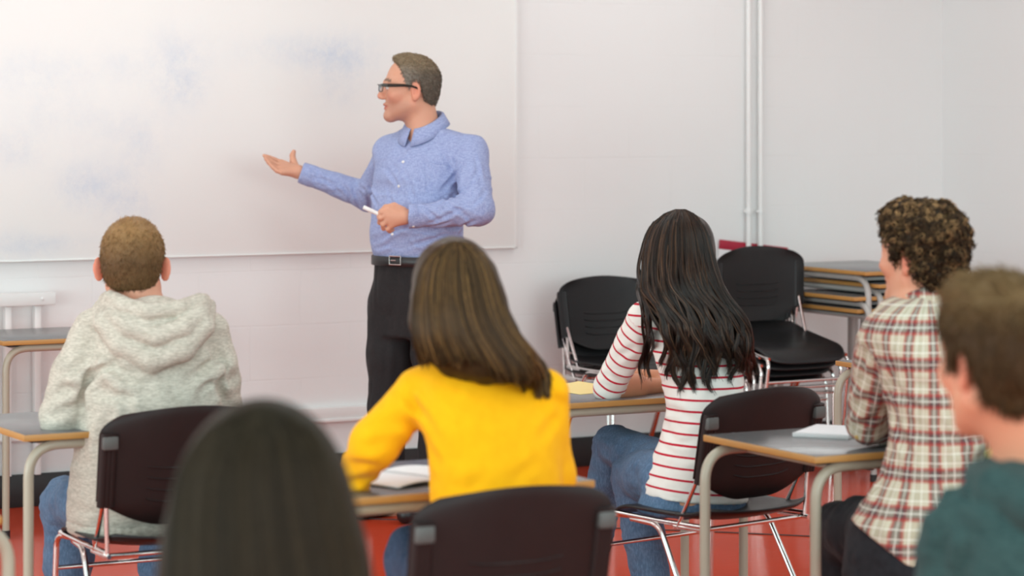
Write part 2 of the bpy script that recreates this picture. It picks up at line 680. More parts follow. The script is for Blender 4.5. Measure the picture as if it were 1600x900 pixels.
slab('floor', (-3.0, -3.0, -0.05), (WALL_X+0.2, WALL_Y+0.2, 0.0), M_floor)
slab('wall_back', (-3.0, WALL_Y, 0.0), (WALL_X+0.2, WALL_Y+0.2, 3.0), M_wall_back)
slab('wall_right', (WALL_X, -3.0, 0.0), (WALL_X+0.2, WALL_Y, 3.0), M_wall_right)
slab('ceiling', (-3.0, 5.2, 3.0), (WALL_X+0.2, WALL_Y+0.2, 3.1), M_ceiling)
slab('baseboard_back', (-3.0, WALL_Y-0.018, 0.0), (WALL_X, WALL_Y, 0.128), M_skirt, 0.003)
slab('baseboard_right', (WALL_X-0.018, -3.0, 0.0), (WALL_X, WALL_Y-0.018, 0.128), M_skirt, 0.003)
# moulded duct running along the wall above the skirting
m = MB()
m.box((-3.0, WALL_Y-0.032, 0.268), (5.62, WALL_Y, 0.322), 0.004)
m.box((-3.0, WALL_Y-0.040, 0.262), (5.62, WALL_Y, 0.276), 0.003)
structure('trim_1', m.build('trim_1', M_white))
# joint between two sheets of the floor covering
m = MB()
pts = [at_height(x, y, 0.0) for x, y in ((300, 802), (542, 810.5), (632, 813), (964, 826), (1120, 832), (1274, 839), (1700, 857))]
pts = [(p[0], p[1], 0.0012) for p in pts]
m.tube(pts, 0.0035, 6)
structure('trim_2', m.build('trim_2', M_seam))

# whiteboard
bx = float(board_pt(803.5, 300)[0])
wb = empty('whiteboard', (bx-1.8, WALL_Y, 0.963))
tag(wb, 'wide white writing board with blue smudges mounted on the back wall', 'whiteboard')
m = MB(); m.box((bx-3.6, WALL_Y-0.026, 0.966), (bx-0.004, WALL_Y-0.002, 2.26), 0.002)
o = m.build('writing_surface', M_board); o.parent = wb; o.matrix_parent_inverse = Matrix.Translation(-wb.location)
m = MB()
m.box((bx-3.6, WALL_Y-0.030, 0.962), (bx, WALL_Y-0.001, 0.9665), 0.001)
m.box((bx-0.010, WALL_Y-0.030, 0.962), (bx, WALL_Y-0.001, 2.264), 0.001)
m.box((bx-3.6, WALL_Y-0.030, 2.258), (bx, WALL_Y-0.001, 2.264), 0.001)
o = m.build('frame', M_white); o.parent = wb; o.matrix_parent_inverse = Matrix.Translation(-wb.location)

def child(o, root):
    """parents a mesh built in room coordinates without moving it"""
    o.parent = root
    o.matrix_parent_inverse = Matrix.LocRotScale(root.location, root.rotation_euler, None).inverted()
    return o

# pipes on the wall
def wall_pipe(px, label, r=0.0118):
    x = float(board_pt(px, 300)[0])
    root = empty('wall_pipe', (x, WALL_Y-0.030, 0.0))
    tag(root, label, 'pipe', 'white pipes on the back wall')
    m = MB(); m.tube([(x, WALL_Y-0.030, 0.0), (x, WALL_Y-0.030, 3.0)], r, 16)
    child(m.build('pipe', M_white), root)
    z = 1.56-(330-HOR)/board_scale(px)
    m = MB()
    m.tube([(x, WALL_Y-0.030, z-0.009), (x, WALL_Y-0.030, z+0.009)], r+0.004, 16)
    m.box((x-0.006, WALL_Y-0.028, z-0.007), (x+0.006, WALL_Y, z+0.007), 0.001)
    m.box((x-0.024, WALL_Y-0.034, z-0.005), (x+0.024, WALL_Y-0.026, z+0.005), 0.002)
    child(m.build('pipe_clip', M_white), root)
wall_pipe(1164, 'white vertical wall pipe, the left one of the pair behind the chairs')
wall_pipe(1182.5, 'white vertical wall pipe, the right one of the pair behind the chairs', 0.0125)

# red and white sheet tucked behind the pipes
M_red_sheet = simple_mat('crimson_card', srgb(168, 22, 52), 0.5)
M_white_card = simple_mat('white_card', (0.78, 0.78, 0.79), 0.5)
tl, tr = board_pt(1123, 374), board_pt(1230, 387)
root = empty('display_board', (float(tl[0]+tr[0])/2, WALL_Y-0.008, 0.0))
tag(root, 'crimson and white card sheet tucked behind the wall pipes above the stacked chairs', 'board')
W_ = float(tr[0]-tl[0]); ang = math.atan2(float(tl[2]-tr[2]), W_)
Ms = Matrix.Translation((float(tl[0]), WALL_Y-0.010, float(tl[2]))) @ Matrix.Rotation(ang, 4, 'Y')
m = MB(); m.box((0, -0.002, -0.042), (W_, 0.004, 0), 0.0008, M=Ms); child(m.build('red_band', M_red_sheet), root)
m = MB(); m.box((0, -0.0015, -0.86), (W_, 0.004, -0.042), 0.0008, M=Ms); child(m.build('card', M_white_card), root)

# white painted rail on two uprights at the left end of the wall
x1 = float(board_pt(78, 460)[0]); x0 = x1-1.5
root = empty('wall_rail', ((x0+x1)/2, WALL_Y, 0.0))
tag(root, 'white painted rail on uprights fixed to the wall under the whiteboard', 'rail')
m = MB(); m.box((x0, WALL_Y-0.075, 0.792), (x1, WALL_Y-0.045, 0.843), 0.004); child(m.build('rail_board', M_white), root)
for px in (7, 53, -60, -110):
    xx = float(board_pt(px, 500)[0])
    m = MB(); m.box((xx-0.013, WALL_Y-0.052, 0.128), (xx+0.013, WALL_Y-0.018, 0.80), 0.003); child(m.build('upright', M_white), root)
xx = float(board_pt(57, 465)[0])
m = MB(); m.sphere((xx, WALL_Y-0.076, 0.818), 0.007, (1, .6, 1)); child(m.build('screw_cap', M_white), root)

# ================================================================== school chairs
def shell_mesh(fn, nu, nv, th):
    u = np.linspace(-1, 1, nu); v = np.linspace(0, 1, nv)
    U, Vv = np.meshgrid(u, v, indexing='ij')
    P = fn(U, Vv)
    du = np.gradient(P, axis=0); dv = np.gradient(P, axis=1)
    N = np.cross(du, dv); N /= np.maximum(np.linalg.norm(N, axis=2, keepdims=True), 1e-9)
    e = np.minimum(np.minimum((1-np.abs(U))*nu/2, np.minimum(Vv, 1-Vv)*nv), 1.5)/1.5
    t = th*(0.35+0.65*e)[..., None]
    A = (P+N*t/2).reshape(-1, 3); Bm = (P-N*t/2).reshape(-1, 3)
    n = nu*nv
    idx = np.arange(n).reshape(nu, nv)
    q = np.stack([idx[:-1, :-1], idx[1:, :-1], idx[1:, 1:], idx[:-1, 1:]], -1).reshape(-1, 4)
    rim = np.concatenate([idx[:, 0], idx[-1, 1:], idx[-2::-1, -1], idx[0, -2:0:-1]])
    r2 = np.roll(rim, -1)
    rq = np.stack([rim+n, r2+n, r2, rim], -1)
    return np.concatenate([A, Bm]), np.concatenate([q, q[:, ::-1]+n, rq])

def seat_fn(U, V):
    s = 2*V-1
    w = 0.218*(1-0.16*np.abs(s)**6)
    yl = np.where(s < 0, 0.262*(1-0.24*np.abs(U)**2.6), 0.212*(1-0.13*np.abs(U)**5))
    x = U*w
    y = -0.005+s*yl
    z = 0.450-0.016*(1-U*U)*np.exp(-((V-0.38)/0.3)**2)
    z = z-0.035*np.clip((V-0.72)/0.28, 0, 1)**2.2+0.022*np.clip((0.22-V)/0.22, 0, 1)**1.6+0.006*U**4
    return np.stack([x, y, z], -1)

def back_fn(U, V):
    top = 0.800-0.018*U*U
    bot = 0.492+0.070*np.clip((np.abs(U)-0.25)/0.75, 0, 1)**1.6
    z = bot+(top-bot)*V
    w = 0.234*(1-0.26*np.clip((V-0.70)/0.30, 0, 1)**3.2)*(1-0.02*(1-V))
    x = U*w
    y = -0.170-0.034*(1-U*U)-(z-0.49)*0.20+0.018*np.clip((0.56-z)/0.07, 0, 1)**2
    return np.stack([x, y, z], -1)

def make_chair(brown):
    pm = M_plastic_brown if brown else M_plastic
    root = empty('school_chair')
    link_mesh('seat', np_mesh('seat', *shell_mesh(seat_fn, 40, 36, 0.012)), M_plastic, root)
    V, F = shell_mesh(back_fn, 44, 34, 0.009)
    m = MB()
    vs = [m.bm.verts.new(v) for v in V]
    for f in F:
        try: m.bm.faces.new([vs[i] for i in f])
        except ValueError: pass
    for sx in (-1, 1):                                    # side channels
        pts = []
        for k in range(12):
            v = 0.0+0.80*k/11
            q = back_fn(np.array(0.90*sx), np.array(v))
            pts.append((q[0], q[1]-0.006, q[2]))
        for dx in (-0.011, 0, 0.011):
            m.tube([(p[0]+dx, p[1], p[2]) for p in pts], [0.0125]*12, 10)
    for j in range(4):                                    # moulded ribs across the lower back
        v = 0.20+0.095*j
        for dy in (-0.0045, 0.0045):
            pts = []
            for k in range(14):
                u = -0.46+0.92*k/13
                q = back_fn(np.array(u), np.array(v))
                pts.append((q[0], q[1]+dy, q[2]+0.004*u*u*4))
            m.tube(pts, 0.0026, 6)
    bk = m.build('backrest', pm, root, 60)
    for sx in (-1, 1):
        q = back_fn(np.array(0.90*sx), np.array(0.70))
        m = MB(); m.box((q[0]-0.021, q[1]-0.024, q[2]-0.018), (q[0]+0.021, q[1]+0.002, q[2]+0.018), 0.006)
        o = m.build('cap', M_cap, bk); o['label'] = 'grey plastic cap'
        m = MB()
        m.tube(fillet([(sx*0.185, 0.10, 0.425), (sx*0.207, 0.185, 0.425), (sx*0.215, 0.205, 0.0)], 0.035), 0.0080, 12)
        m.build('leg', M_chrome, root)
        m = MB()
        m.tube(fillet([(sx*0.190, 0.10, 0.418), (sx*0.208, -0.03, 0.418), (sx*0.226, -0.27, 0.0)], 0.04), 0.0080, 12)
        m.build('leg', M_chrome, root)
        m = MB(); m.tube([(sx*0.200, 0.175, 0.431), (sx*0.200, -0.02, 0.427), (sx*0.203, -0.19, 0.429)], 0.0072, 10)
        m.build('seat_rail', M_chrome, root)
        m = MB()
        q = back_fn(np.array(0.90*sx), np.array(0.06))
        m.tube([(sx*0.203, -0.10, 0.423), (q[0], q[1]-0.006, q[2]+0.03)], 0.0062, 10)
        m.tube([(sx*0.200, -0.19, 0.423), (q[0], q[1]-0.006, q[2]+0.03)], 0.0062, 10)
        m.tube([(sx*0.203, -0.085, 0.420), (sx*0.200, -0.205, 0.420)], 0.0062, 10)
        m.build('back_support', M_chrome, root)
    m = MB(); m.tube([(-0.209, 0.1905, 0.335), (0.209, 0.1905, 0.335)], 0.0065, 10); m.build('crossbar', M_chrome, root)
    m = MB(); m.tube([(-0.203, -0.175, 0.418), (0.203, -0.175, 0.418)], 0.0065, 10); m.build('rear_crossbar', M_chrome, root)
    return root

chair_brown = make_chair(True)
chair_black = make_chair(False)
_used = set()
def place_chair(proto, x, y, rz, label, z=0.0, tilt=0.0, group='black school chairs'):
    o = proto if proto.name not in _used else copy_tree(proto)
    _used.add(proto.name)
    o.location = (x, y, z)
    o.rotation_mode = 'XYZ'
    o.rotation_euler = (tilt, 0, rz)
    tag(o, label, 'chair', group)
    return o

def chair_from_back(px_mid, depth, rz):
    """floor point of a chair whose backrest middle stands at that photo column and depth"""
    b = c2w(C(px_mid, 600, depth))
    d = np.array([math.sin(rz)*-1, math.cos(rz)])     # facing direction
    return float(b[0]+d[0]*0.235), float(b[1]+d[1]*0.235)

G1 = 'chairs the students sit on'
x, y = chair_from_back(808, 5.44, 0.0)
place_chair(chair_brown, x, y, 0.0, 'dark chair under the student in the yellow sweater', group=G1)
x, y = chair_from_back(1197, 7.36, math.radians(12))
place_chair(chair_brown, x, y, math.radians(12), 'dark chair with chrome legs under the student in the striped top', group=G1)
x, y = chair_from_back(293, 6.90, 0.0)
place_chair(chair_brown, x, y, 0.0, 'dark chair under the student in the grey hoodie', group=G1)
CH_PLAID = (4.10, 5.32)
place_chair(chair_brown, CH_PLAID[0], CH_PLAID[1], math.radians(22), 'dark chair under the student in the plaid shirt', group=G1)

G2 = 'spare chairs stacked by the wall'
def stack(px_mid, depth, n, labels, rz=PI, dz=0.045, df=0.034, dt=0.0):
    x, y = chair_from_back(px_mid, depth, rz)
    fx, fy = -math.sin(rz), math.cos(rz)
    for i in range(n):
        place_chair(chair_black, x+fx*df*i, y+fy*df*i, rz, labels[i], z=dz*i, tilt=-dt*i, group=G2)
stack(938, 11.52, 2, ['black chair at the bottom of the stack of two by the wall',
                      'black chair on top of the stack of two by the wall'])
stack(1137, 11.62, 4, ['black chair at the bottom of the tall stack beside the stacked desks',
                       'black chair second from the bottom in the tall stack beside the stacked desks',
                       'black chair second from the top in the tall stack beside the stacked desks',
                       'black chair on top of the tall stack, its whole seat showing'], dz=0.047, df=0.026, dt=math.radians(3.6), rz=PI+math.radians(3))

# ================================================================== school desks
DW, DD, DH = 0.70, 0.505, 0.72
def make_desk(frame_mat):
    root = empty('school_desk')
    m = MB(); m.box((-DW/2+0.004, -DD/2+0.004, DH-0.016), (DW/2-0.004, DD/2-0.004, DH), 0.0015)
    top = m.build('tabletop', M_lam, root)
    m = MB(); m.box((-DW/2, -DD/2, DH-0.0175), (DW/2, DD/2, DH-0.0012), 0.002)
    o = m.build('wood_edge', M_ply, top)
    o['label'] = 'light wood edge'
    m = MB(); m.box((-DW/2+0.03, -DD/2+0.03, DH-0.026), (DW/2-0.03, DD/2-0.03, DH-0.0176), 0.002)
    m.build('underside', M_under, root)
    for sy, hw, yy in ((-1, DW/2-0.022, -DD/2+0.030), (1, DW/2+0.032, DD/2-0.060)):
        m = MB()
        zt = DH-0.0176-0.0145
        m.tube(fillet([(-hw, yy, 0.012), (-hw, yy, zt), (hw, yy, zt), (hw, yy, 0.012)], 0.085, 10), 0.0135, 14)
        o = m.build('leg_frame', frame_mat, root)
        for sx in (-1, 1):
            m = MB(); m.tube([(sx*hw, yy, 0.0), (sx*hw, yy, 0.03)], 0.0155, 14); m.build('foot_cap', M_under, o)
    for sx in (-1, 1):
        m = MB(); m.box((sx*0.25-0.012, -DD/2+0.03, DH-0.044), (sx*0.25+0.012, DD/2-0.06, DH-0.024), 0.003)
        m.build('cross_rail', frame_mat, root)
    return root
desk_a = make_desk(M_frame)
desk_b = make_desk(M_frame_grey)
_dused = set()
def place_desk(proto, x, y, z, rz, label, group='grey topped school desks'):
    o = proto if proto.name not in _dused else copy_tree(proto)
    _dused.add(proto.name)
    o.location = (x, y, z); o.rotation_euler = (0, 0, rz)
    tag(o, label, 'desk', group)
    return o
GD = 'desks in the rows'
def desk_at(px, py, corner, label, proto=None, dx=0.0, dy=0.0):
    p = at_height(px, py, DH)
    sx = 1 if 'l' in corner else -1
    sy = 1 if 'n' in corner else -1
    return place_desk(proto or desk_a, float(p[0])+sx*DW/2+dx, float(p[1])+sy*DD/2+dy, 0, 0, label, GD)
D_PLAID = desk_at(1273.8, 713.7, 'nl', 'grey topped desk in front of the student in the plaid shirt')
D_YELLOW = desk_at(930, 749.5, 'nr', 'grey topped desk in front of the student in the yellow sweater')
D_STRIPE = desk_at(1180, 612.5, 'nr', 'grey topped desk the student in the striped top leans on')
D_HOOD = desk_at(37.3, 680, 'nl', 'pale topped desk at the elbow of the student in the grey hoodie')
D_FARL = desk_at(4, 533, 'nl', 'grey topped desk by the wall beyond the student in the grey hoodie')
p = D_FARL.location
place_desk(desk_a, p.x-DW-0.085, p.y, 0, 0, 'desk mostly cut off by the left edge, beside the desk by the wall', GD)
D_RFAR = desk_at(1305, 563, 'fl', 'desk corner showing between the stacked desks and the student in the plaid shirt')
D_FRONT = desk_at(4, 806, 'nr', 'desk corner at the bottom left edge, nearest to the camera')
D_FRONT.rotation_euler = (0, 0, PI)

GS = 'desks stacked by the wall'
for i, (px, py, z, lab) in enumerate(((1316, 484.5, 0.720, 'desk at the bottom of the pile beside the stacked chairs'),
                                      (1313, 465.5, 0.773, 'desk second from the bottom of the pile beside the stacked chairs'),
                                      (1347, 443.5, 0.826, 'desk second from the top of the pile beside the stacked chairs'),
                                      (1330, 424.5, 0.879, 'desk on top of the pile beside the stacked chairs'))):
    p = at_height(px, py, z)
    # turned a quarter: its width runs towards the back wall
    o = place_desk(desk_b, float(p[0])+DD/2+(.075, .075, .045, .05)[i], 9.22+DW/2+(0.0, -.01, -.05, -.03)[i], z-DH, PI/2 if i in (0, 1) else -PI/2, lab, GS)

# ================================================================== light and camera
w = bpy.data.worlds.new('daylight')
scene.world = w
w.use_nodes = True
w.node_tree.nodes['Background'].inputs[0].default_value = (0.80, 0.985, 1.0, 1)
w.node_tree.nodes['Background'].inputs[1].default_value = 1.75

def area(name, loc, rot, sx, sy, power, col=(1, 1, 1)):
    l = bpy.data.lights.new(name, 'AREA')
    l.shape = 'RECTANGLE'; l.size = sx; l.size_y = sy; l.energy = power; l.color = col
    o = bpy.data.objects.new(name, l)
    o.location = loc; o.rotation_euler = rot
    COL.objects.link(o)
    return o
for j, yy in enumerate((0, 0, 7.0, 9.0)):
    if j < 2: continue
    for i, xx in enumerate((1.2, 3.6, 6.0)):
        area('ceiling_lamp', (xx, yy, 2.96), (0, 0, 0), 0.55, 1.25, 14 if j == 2 else 13, (0.92, 1.0, 0.98))
area('daylight_panel', (1.6, -2.9, 1.9), (PI/2, 0, 0), 9.0, 2.8, 415, (0.85, 1.0, 0.99))  # unseen light panel added behind the camera to brighten the students' backs
area('daylight_panel', (-2.8, 4.9, 1.25), (PI/2, 0, -PI/2), 7.0, 1.7, 210, (0.82, 1.0, 0.99))  # unseen light panel standing in for windows on the left

cam = bpy.data.cameras.new('camera')
cam.sensor_width = 36.0
cam.lens = FPX/1600*36.0
cam.shift_y = -(450-HOR)/1600.0
cam.clip_start = 0.05
cam.dof.use_dof = True
cam.dof.focus_distance = 8.6
cam.dof.aperture_fstop = 3.2
co = bpy.data.objects.new('camera', cam)
co.location = (0, 0, CAMZ)
co.rotation_euler = (PI/2, 0, -TH)
COL.objects.link(co)
scene.camera = co
scene.view_settings.view_transform = 'Standard'
scene.view_settings.look = 'None'
scene.view_settings.gamma = 1.0
scene.view_settings.use_curve_mapping = False
scene.view_settings.exposure = -0.27
try:
    scene.cycles.use_denoising = True
    scene.cycles.denoiser = 'OPENIMAGEDENOISE'
    scene.cycles.max_bounces = 8
    scene.cycles.sample_clamp_indirect = 6.0
except Exception:
    pass
# ================================================================== people: shared pieces
def skin_material():
    t = NT('skin')
    p = t.pos()
    base = t.attr('col', 'Color')
    n = t.noise(p, 45, 4)
    c = t.mix(t.math('MULTIPLY', n, 0.35), base, (0.52, 0.20, 0.13), 'MIX')
    c = t.mix(0.55, c, base)
    t.setp(Base_Color=c, Roughness=0.48, Specular_IOR_Level=0.35, Subsurface_Weight=0.12,
           Normal=t.bump(t.noise(p, 420, 3), 0.10, 0.001))
    t.b.inputs['Subsurface Radius'].default_value = (0.012, 0.005, 0.003)
    t.b.inputs['Subsurface Scale'].default_value = 0.5
    return t.m
M_skin = skin_material()

def hair_material(name, rough=0.42, spec=0.35):
    t = NT(name)
    p = t.pos()
    c = t.attr('col', 'Color')
    n = t.noise(p, 90, 3)
    t.setp(Base_Color=t.mix(t.math('MULTIPLY', n, 0.5), c, (0.0, 0.0, 0.0)), Roughness=rough, Specular_IOR_Level=spec)
    return t.m
M_hair = hair_material('hair_strands', 0.5, 0.12)
M_hair_gloss = hair_material('glossy_hair_strands', 0.40, 0.16)

def person_root(px, depth, label, z=0.0):
    p = c2w(C(px, 500, depth))
    r = empty('person', (float(p[0]), float(p[1]), z))
    return tag(r, label, 'person')

def part_from(root, name, V, F, mat, cols=None, attrs=None, parent=None):
    """V in camera-aligned metres"""
    W = c2w(V)-np.array(root.location)
    me = np_mesh(name, W, F)
    if cols is not None:
        cc = np.asarray(cols, float)
        if cc.ndim == 1:
            cc = np.tile(cc, (len(W), 1))
        if len(me.vertices) == len(cc):
            color_attr(me, 'col', cc)
    if attrs:
        for k, v in attrs.items():
            if len(me.vertices) == len(v):
                float_attr(me, k, v)
    return link_mesh(name, me, mat, parent or root)

def raycast(S, px, py, d0, d1, n=160):
    """camera ray against an implicit shape: first hit between depths d0 and d1 (camera-aligned metres)"""
    d = np.linspace(d0, d1, n)
    P = np.stack([C(px, py, x) for x in d])
    v = S.eval_pts(P)
    i = np.nonzero(v < 0)[0]
    if len(i) == 0:
        return P[np.argmin(v)]
    i = i[0]
    if i == 0:
        return P[0]
    t = v[i-1]/(v[i-1]-v[i])
    return P[i-1]*(1-t)+P[i]*t

def grad(S, P, e=0.004):
    P = np.asarray(P, float)
    g = np.stack([S.eval_pts(P+np.eye(3)[i]*e)-S.eval_pts(P-np.eye(3)[i]*e) for i in range(3)], -1)
    return g/np.maximum(np.linalg.norm(g, axis=1, keepdims=True), 1e-9)

def head_ops(S, c, R, sc=1.0, wide=1.0, ears=(1, 1), ear_out=0.0):
    """adult head around the cranium centre c; R rows right, forward, up"""
    def L(x, y, z):
        return c+(np.array([x*wide, y, z])*sc)@R
    r = lambda *a: np.array(a)*sc*np.array([wide, 1, 1])
    S.ell(L(0, -0.012, 0.024), r(.0765, .0965, .088), R, .01)
    S.ell(L(0, .030, -.035), r(.061, .060, .086), R, .03)
    for sx in (-1, 1):
        S.cone(L(sx*.050, -.004, -.066), L(sx*.012, .070, -.106), .021*sc, .017*sc, .03)
        S.ell(L(sx*.043, .058, -.030), r(.024, .024, .024), R, .02)
        S.cone(L(sx*.052, .062, .018), L(sx*.012, .086, .014), .010*sc, .011*sc, .016)
        S.ell(L(sx*.011, .098, -.040), r(.0085, .010, .008), R, .006)
    S.ell(L(0, .076, -.108), r(.020, .017, .015), R, .02)
    S.cone(L(0, .086, .008), L(0, .108, -.034), .0085*sc, .0115*sc, .012)
    S.ell(L(0, .088, -.066), r(.021, .011, .0075), R, .008)
    S.ell(L(0, .085, -.079), r(.019, .011, .0075), R, .006)
    for sx in (-1, 1):
        cc = L(sx*.031, .104, -.006)
        e = Sdf().ell(cc, r(.017, .018, .010), R)
        S.sub(e.ops[0][1], cc, .03, .012)
    for sx in (-1, 1):
        S.ell(L(sx*.031, .079, -.005), r(.0125, .0125, .0115), R, .003)
    mouth = Sdf().ell(L(0, .100, -.0725), r(.022, .010, .0016), R)
    S.sub(mouth.ops[0][1], L(0, .100, -.0725), .03, .003)
    for sx, on in zip((-1, 1), ears):
        if not on:
            continue
        a = sx*(0.38+ear_out)
        Re = np.array([[math.cos(a), math.sin(a), 0], [-math.sin(a), math.cos(a), 0], [0, 0, 1.0]])
        Re = Re@R
        ec = L(sx*(.0775+ear_out*.02), -.016, -.018)
        S.ell(ec, np.array([.0075, .0185, .0315])*sc, Re, .006)
        S.ell(ec+np.array([0, .004, -.024])*sc@R, np.array([.006, .010, .011])*sc, Re, .006)
        cc = ec+np.array([sx*.006, .003, .002])*sc@R
        e = Sdf().ell(cc, np.array([.006, .0095, .019])*sc, Re)
        S.sub(e.ops[0][1], cc, .03*sc, .004)
    return L

SKIN = np.array(srgb(206, 150, 124))
def skin_colors(V, c, R, sc=1.0, tone=1.0, brow=(0.05, 0.035, 0.02), base=SKIN, red=0.5, stubble=0.0):
    q = ((V-c)@R.T)/sc
    col = np.tile(np.array(base)*tone, (len(V), 1))
    def mixin(m, cc, a=1.0):
        m = np.clip(m, 0, 1)[:, None]*a
        col[:] = col*(1-m)+np.array(cc)*m
    x, y, z = np.abs(q[:, 0]), q[:, 1], q[:, 2]
    near = (np.linalg.norm(q, axis=1) < 0.16)
    lips = near*(1-np.clip((np.sqrt((x/.023)**2+((z+.0725)/.0125)**2)-0.8)/.3, 0, 1))*(y > .07)
    mixin(lips, srgb(176, 92, 84), .8)
    cheeks = near*np.exp(-((x-.045)/.02)**2-((z+.035)/.025)**2)*(y > .03)
    mixin(cheeks, srgb(214, 130, 108), red)
    nose = near*np.exp(-(x/.015)**2-((z+.036)/.014)**2)*(y > .09)
    mixin(nose, srgb(214, 128, 108), red)
    ear = near*(x > .070)*np.exp(-((y+.016)/.03)**2-((z+.018)/.04)**2)
    mixin(ear, srgb(222, 128, 104), red*1.1)
    br = near*np.exp(-((z-.020-.004*(x < .04))/.0055)**4)*((x > .012) & (x < .055) & (y > .05))
    mixin(br, brow, .85)
    ey = near*(np.sqrt((x-.031)**2+(y-.079)**2+(z+.005)**2) < .0136)*(np.abs(z+.005) < .0062)*(y > .081)
    mixin(ey, (0.70, 0.68, 0.66), .9)
    ir = ey*(np.sqrt((x-.031)**2+(z+.005)**2) < .0055)
    mixin(ir, (0.05, 0.05, 0.06), 1)
    if stubble > 0:
        st = near*np.clip((-.045-z)/.02, 0, 1)*np.clip((y+.01)/.03, 0, 1)*(1-lips)
        mixin(st, srgb(150, 112, 98), stubble)
    return col

def hand_ops(S, wrist, knuckles, fingers, thumb, rw=.026, rk=.0125, rf=(.0095, .0088, .0082, .0068), palm_flat=None):
    """palm from the wrist to four knuckles, four fingers of three bones each, thumb of three"""
    S.ell(wrist, np.array([rw*.9]*3), None, .012)
    for kn in knuckles:
        S.cone(wrist+(kn-wrist)*.15, kn, rw*.72, rk, .014)
    for kn, f in zip(knuckles, fingers):
        P = [kn]+list(f)
        for i in range(len(P)-1):
            S.cone(P[i], P[i+1], rf[min(i, 3)], rf[min(i+1, 3)], .0035)
    for i in range(len(thumb)-1):
        S.cone(thumb[i], thumb[i+1], (.016, .0125, .0105, .0085)[i], (.0125, .0105, .0085, .008)[i], .006)

def foot_ops(S, ankle, fwd, L=.26):
    f = nrm(np.array([fwd[0], fwd[1], 0.0]))
    a = np.array([ankle[0], ankle[1], 0.0])
    S.cone(a+f*-.05+[0, 0, .042], a+f*.05+[0, 0, .048], .040, .043, .02)
    S.cone(a+f*.05+[0, 0, .045], a+f*(L-.09)+[0, 0, .034], .043, .034, .03)
    S.cone(ankle+np.array([0, 0, .02]), a+[0, 0, .06], .04, .044, .03)
    S.plane([0, 0, 0.004], [0, 0, -1], .004)

def hair_cap(c, R, sc, line, thick, wide=1.0, bulge=None, noise=0.0, nsc=60, ear_gap=True):
    """close hair volume over the cranium, trimmed along a hairline given as (y, z) pairs"""
    S = Sdf()
    L = lambda x, y, z: c+(np.array([x*wide, y, z])*sc)@R
    t = thick
    S.ell(L(0, -0.012, 0.024), np.array([(.0765+t)*wide, .0965+t, .088+t])*sc, R, .01)
    S.ell(L(0, -0.030, -.030), np.array([(.066+t)*wide, .066+t, .070+t])*sc, R, .03)
    if bulge:
        for (x, y, z, rx, ry, rz) in bulge:
            S.ell(L(x, y, z), np.array([rx*wide, ry, rz])*sc, R, .02)
    ly = np.array([a for a, b in line]); lz = np.array([b for a, b in line])
    def cut(P):
        q = ((P-c)@R.T)/sc
        return (np.interp(q[:, 1], ly, lz)-q[:, 2])*sc*0.8
    S.ops.append(('c', cut, None, None, .006))
    if noise > 0:
        S.disp(lambda P: noise*vnoise(P*nsc, 3))
    return S

def sample_surface(V, F, n):
    A, B, Cc, D = (V[F[:, i]] for i in range(4))
    ar = np.linalg.norm(np.cross(C_ := Cc-A, D-B), axis=1)
    f = RNG.choice(len(F), n, p=ar/ar.sum())
    u, v = RNG.random((n, 1)), RNG.random((n, 1))
    P = (A[f]*(1-u)+B[f]*u)*(1-v)+(D[f]*(1-u)+Cc[f]*u)*v
    N = np.cross(Cc[f]-A[f], D[f]-B[f])
    N /= np.maximum(np.linalg.norm(N, axis=1, keepdims=True), 1e-12)
    return P, N

def short_hair(V, F, n, length, dirfn, r0=.0012, lift=.5, jit=.35, curl=0.0, K=4):
    """short tapered strands lying along dirfn over a hair volume"""
    P, N = sample_surface(V, F, n)
    D = dirfn(P, N)
    D = D-(D*N).sum(1, keepdims=True)*N
    D /= np.maximum(np.linalg.norm(D, axis=1, keepdims=True), 1e-9)
    D = D+N*lift+RNG.normal(0, jit, D.shape)
    D /= np.linalg.norm(D, axis=1, keepdims=True)
    l = length*(0.6+0.7*RNG.random((n, 1)))
    t = np.linspace(0, 1, K)
    path = P[:, None]-N[:, None]*.002+D[:, None]*l[:, None]*t[None, :, None]-N[:, None]*(l[:, None]*lift*.6)*(t**2)[None, :, None]
    return strands(path, np.linspace(r0, r0*.25, K))

def hair_colors(n, base, var=.35, alt=None, altp=0.0):
    f = 1+var*(RNG.random((n, 1))*2-1)
    c = np.array(base)*f
    if alt is not None:
        m = RNG.random(n) < altp
        c[m] = np.array(alt)*f[m]
    return np.clip(c, 0, 1)

def flow(S, P, n, step, field, off=.002, noise=.0, nscale=8.0, seed=5, stick=None):
    """draped strand paths: follow field(P, k) while staying outside the implicit shape S"""
    out = [P.copy()]
    ph = RNG.random((len(P), 3))*100
    for k in range(n):
        d = field(P, k)
        if noise:
            d = d+noise*np.stack([vnoise(P*nscale+j*31.7, seed+j) for j in range(3)], -1)
        d /= np.maximum(np.linalg.norm(d, axis=1, keepdims=True), 1e-9)
        P = P+d*step
        for _ in range(2):
            v = S.eval_pts(P)
            g = grad(S, P)
            push = np.where(v < off, off-v, 0)
            if stick is not None:
                s = stick(P, k)
                push = np.where((v >= off), -(v-off)*s, push)
            P = P+g*np.clip(push, -.03, .03)[:, None]
        out.append(P.copy())
    return np.stack(out, 1)

def wrinkle(amp, fx, fy, fz, seed, ridge=False):
    s = np.array([fx, fy, fz])
    def fn(P):
        v = vnoise(P*s+vnoise(P*5, seed+9)[:, None]*.6, seed)
        if ridge:
            v = 1-np.abs(v)*2
        return amp*v
    return fn

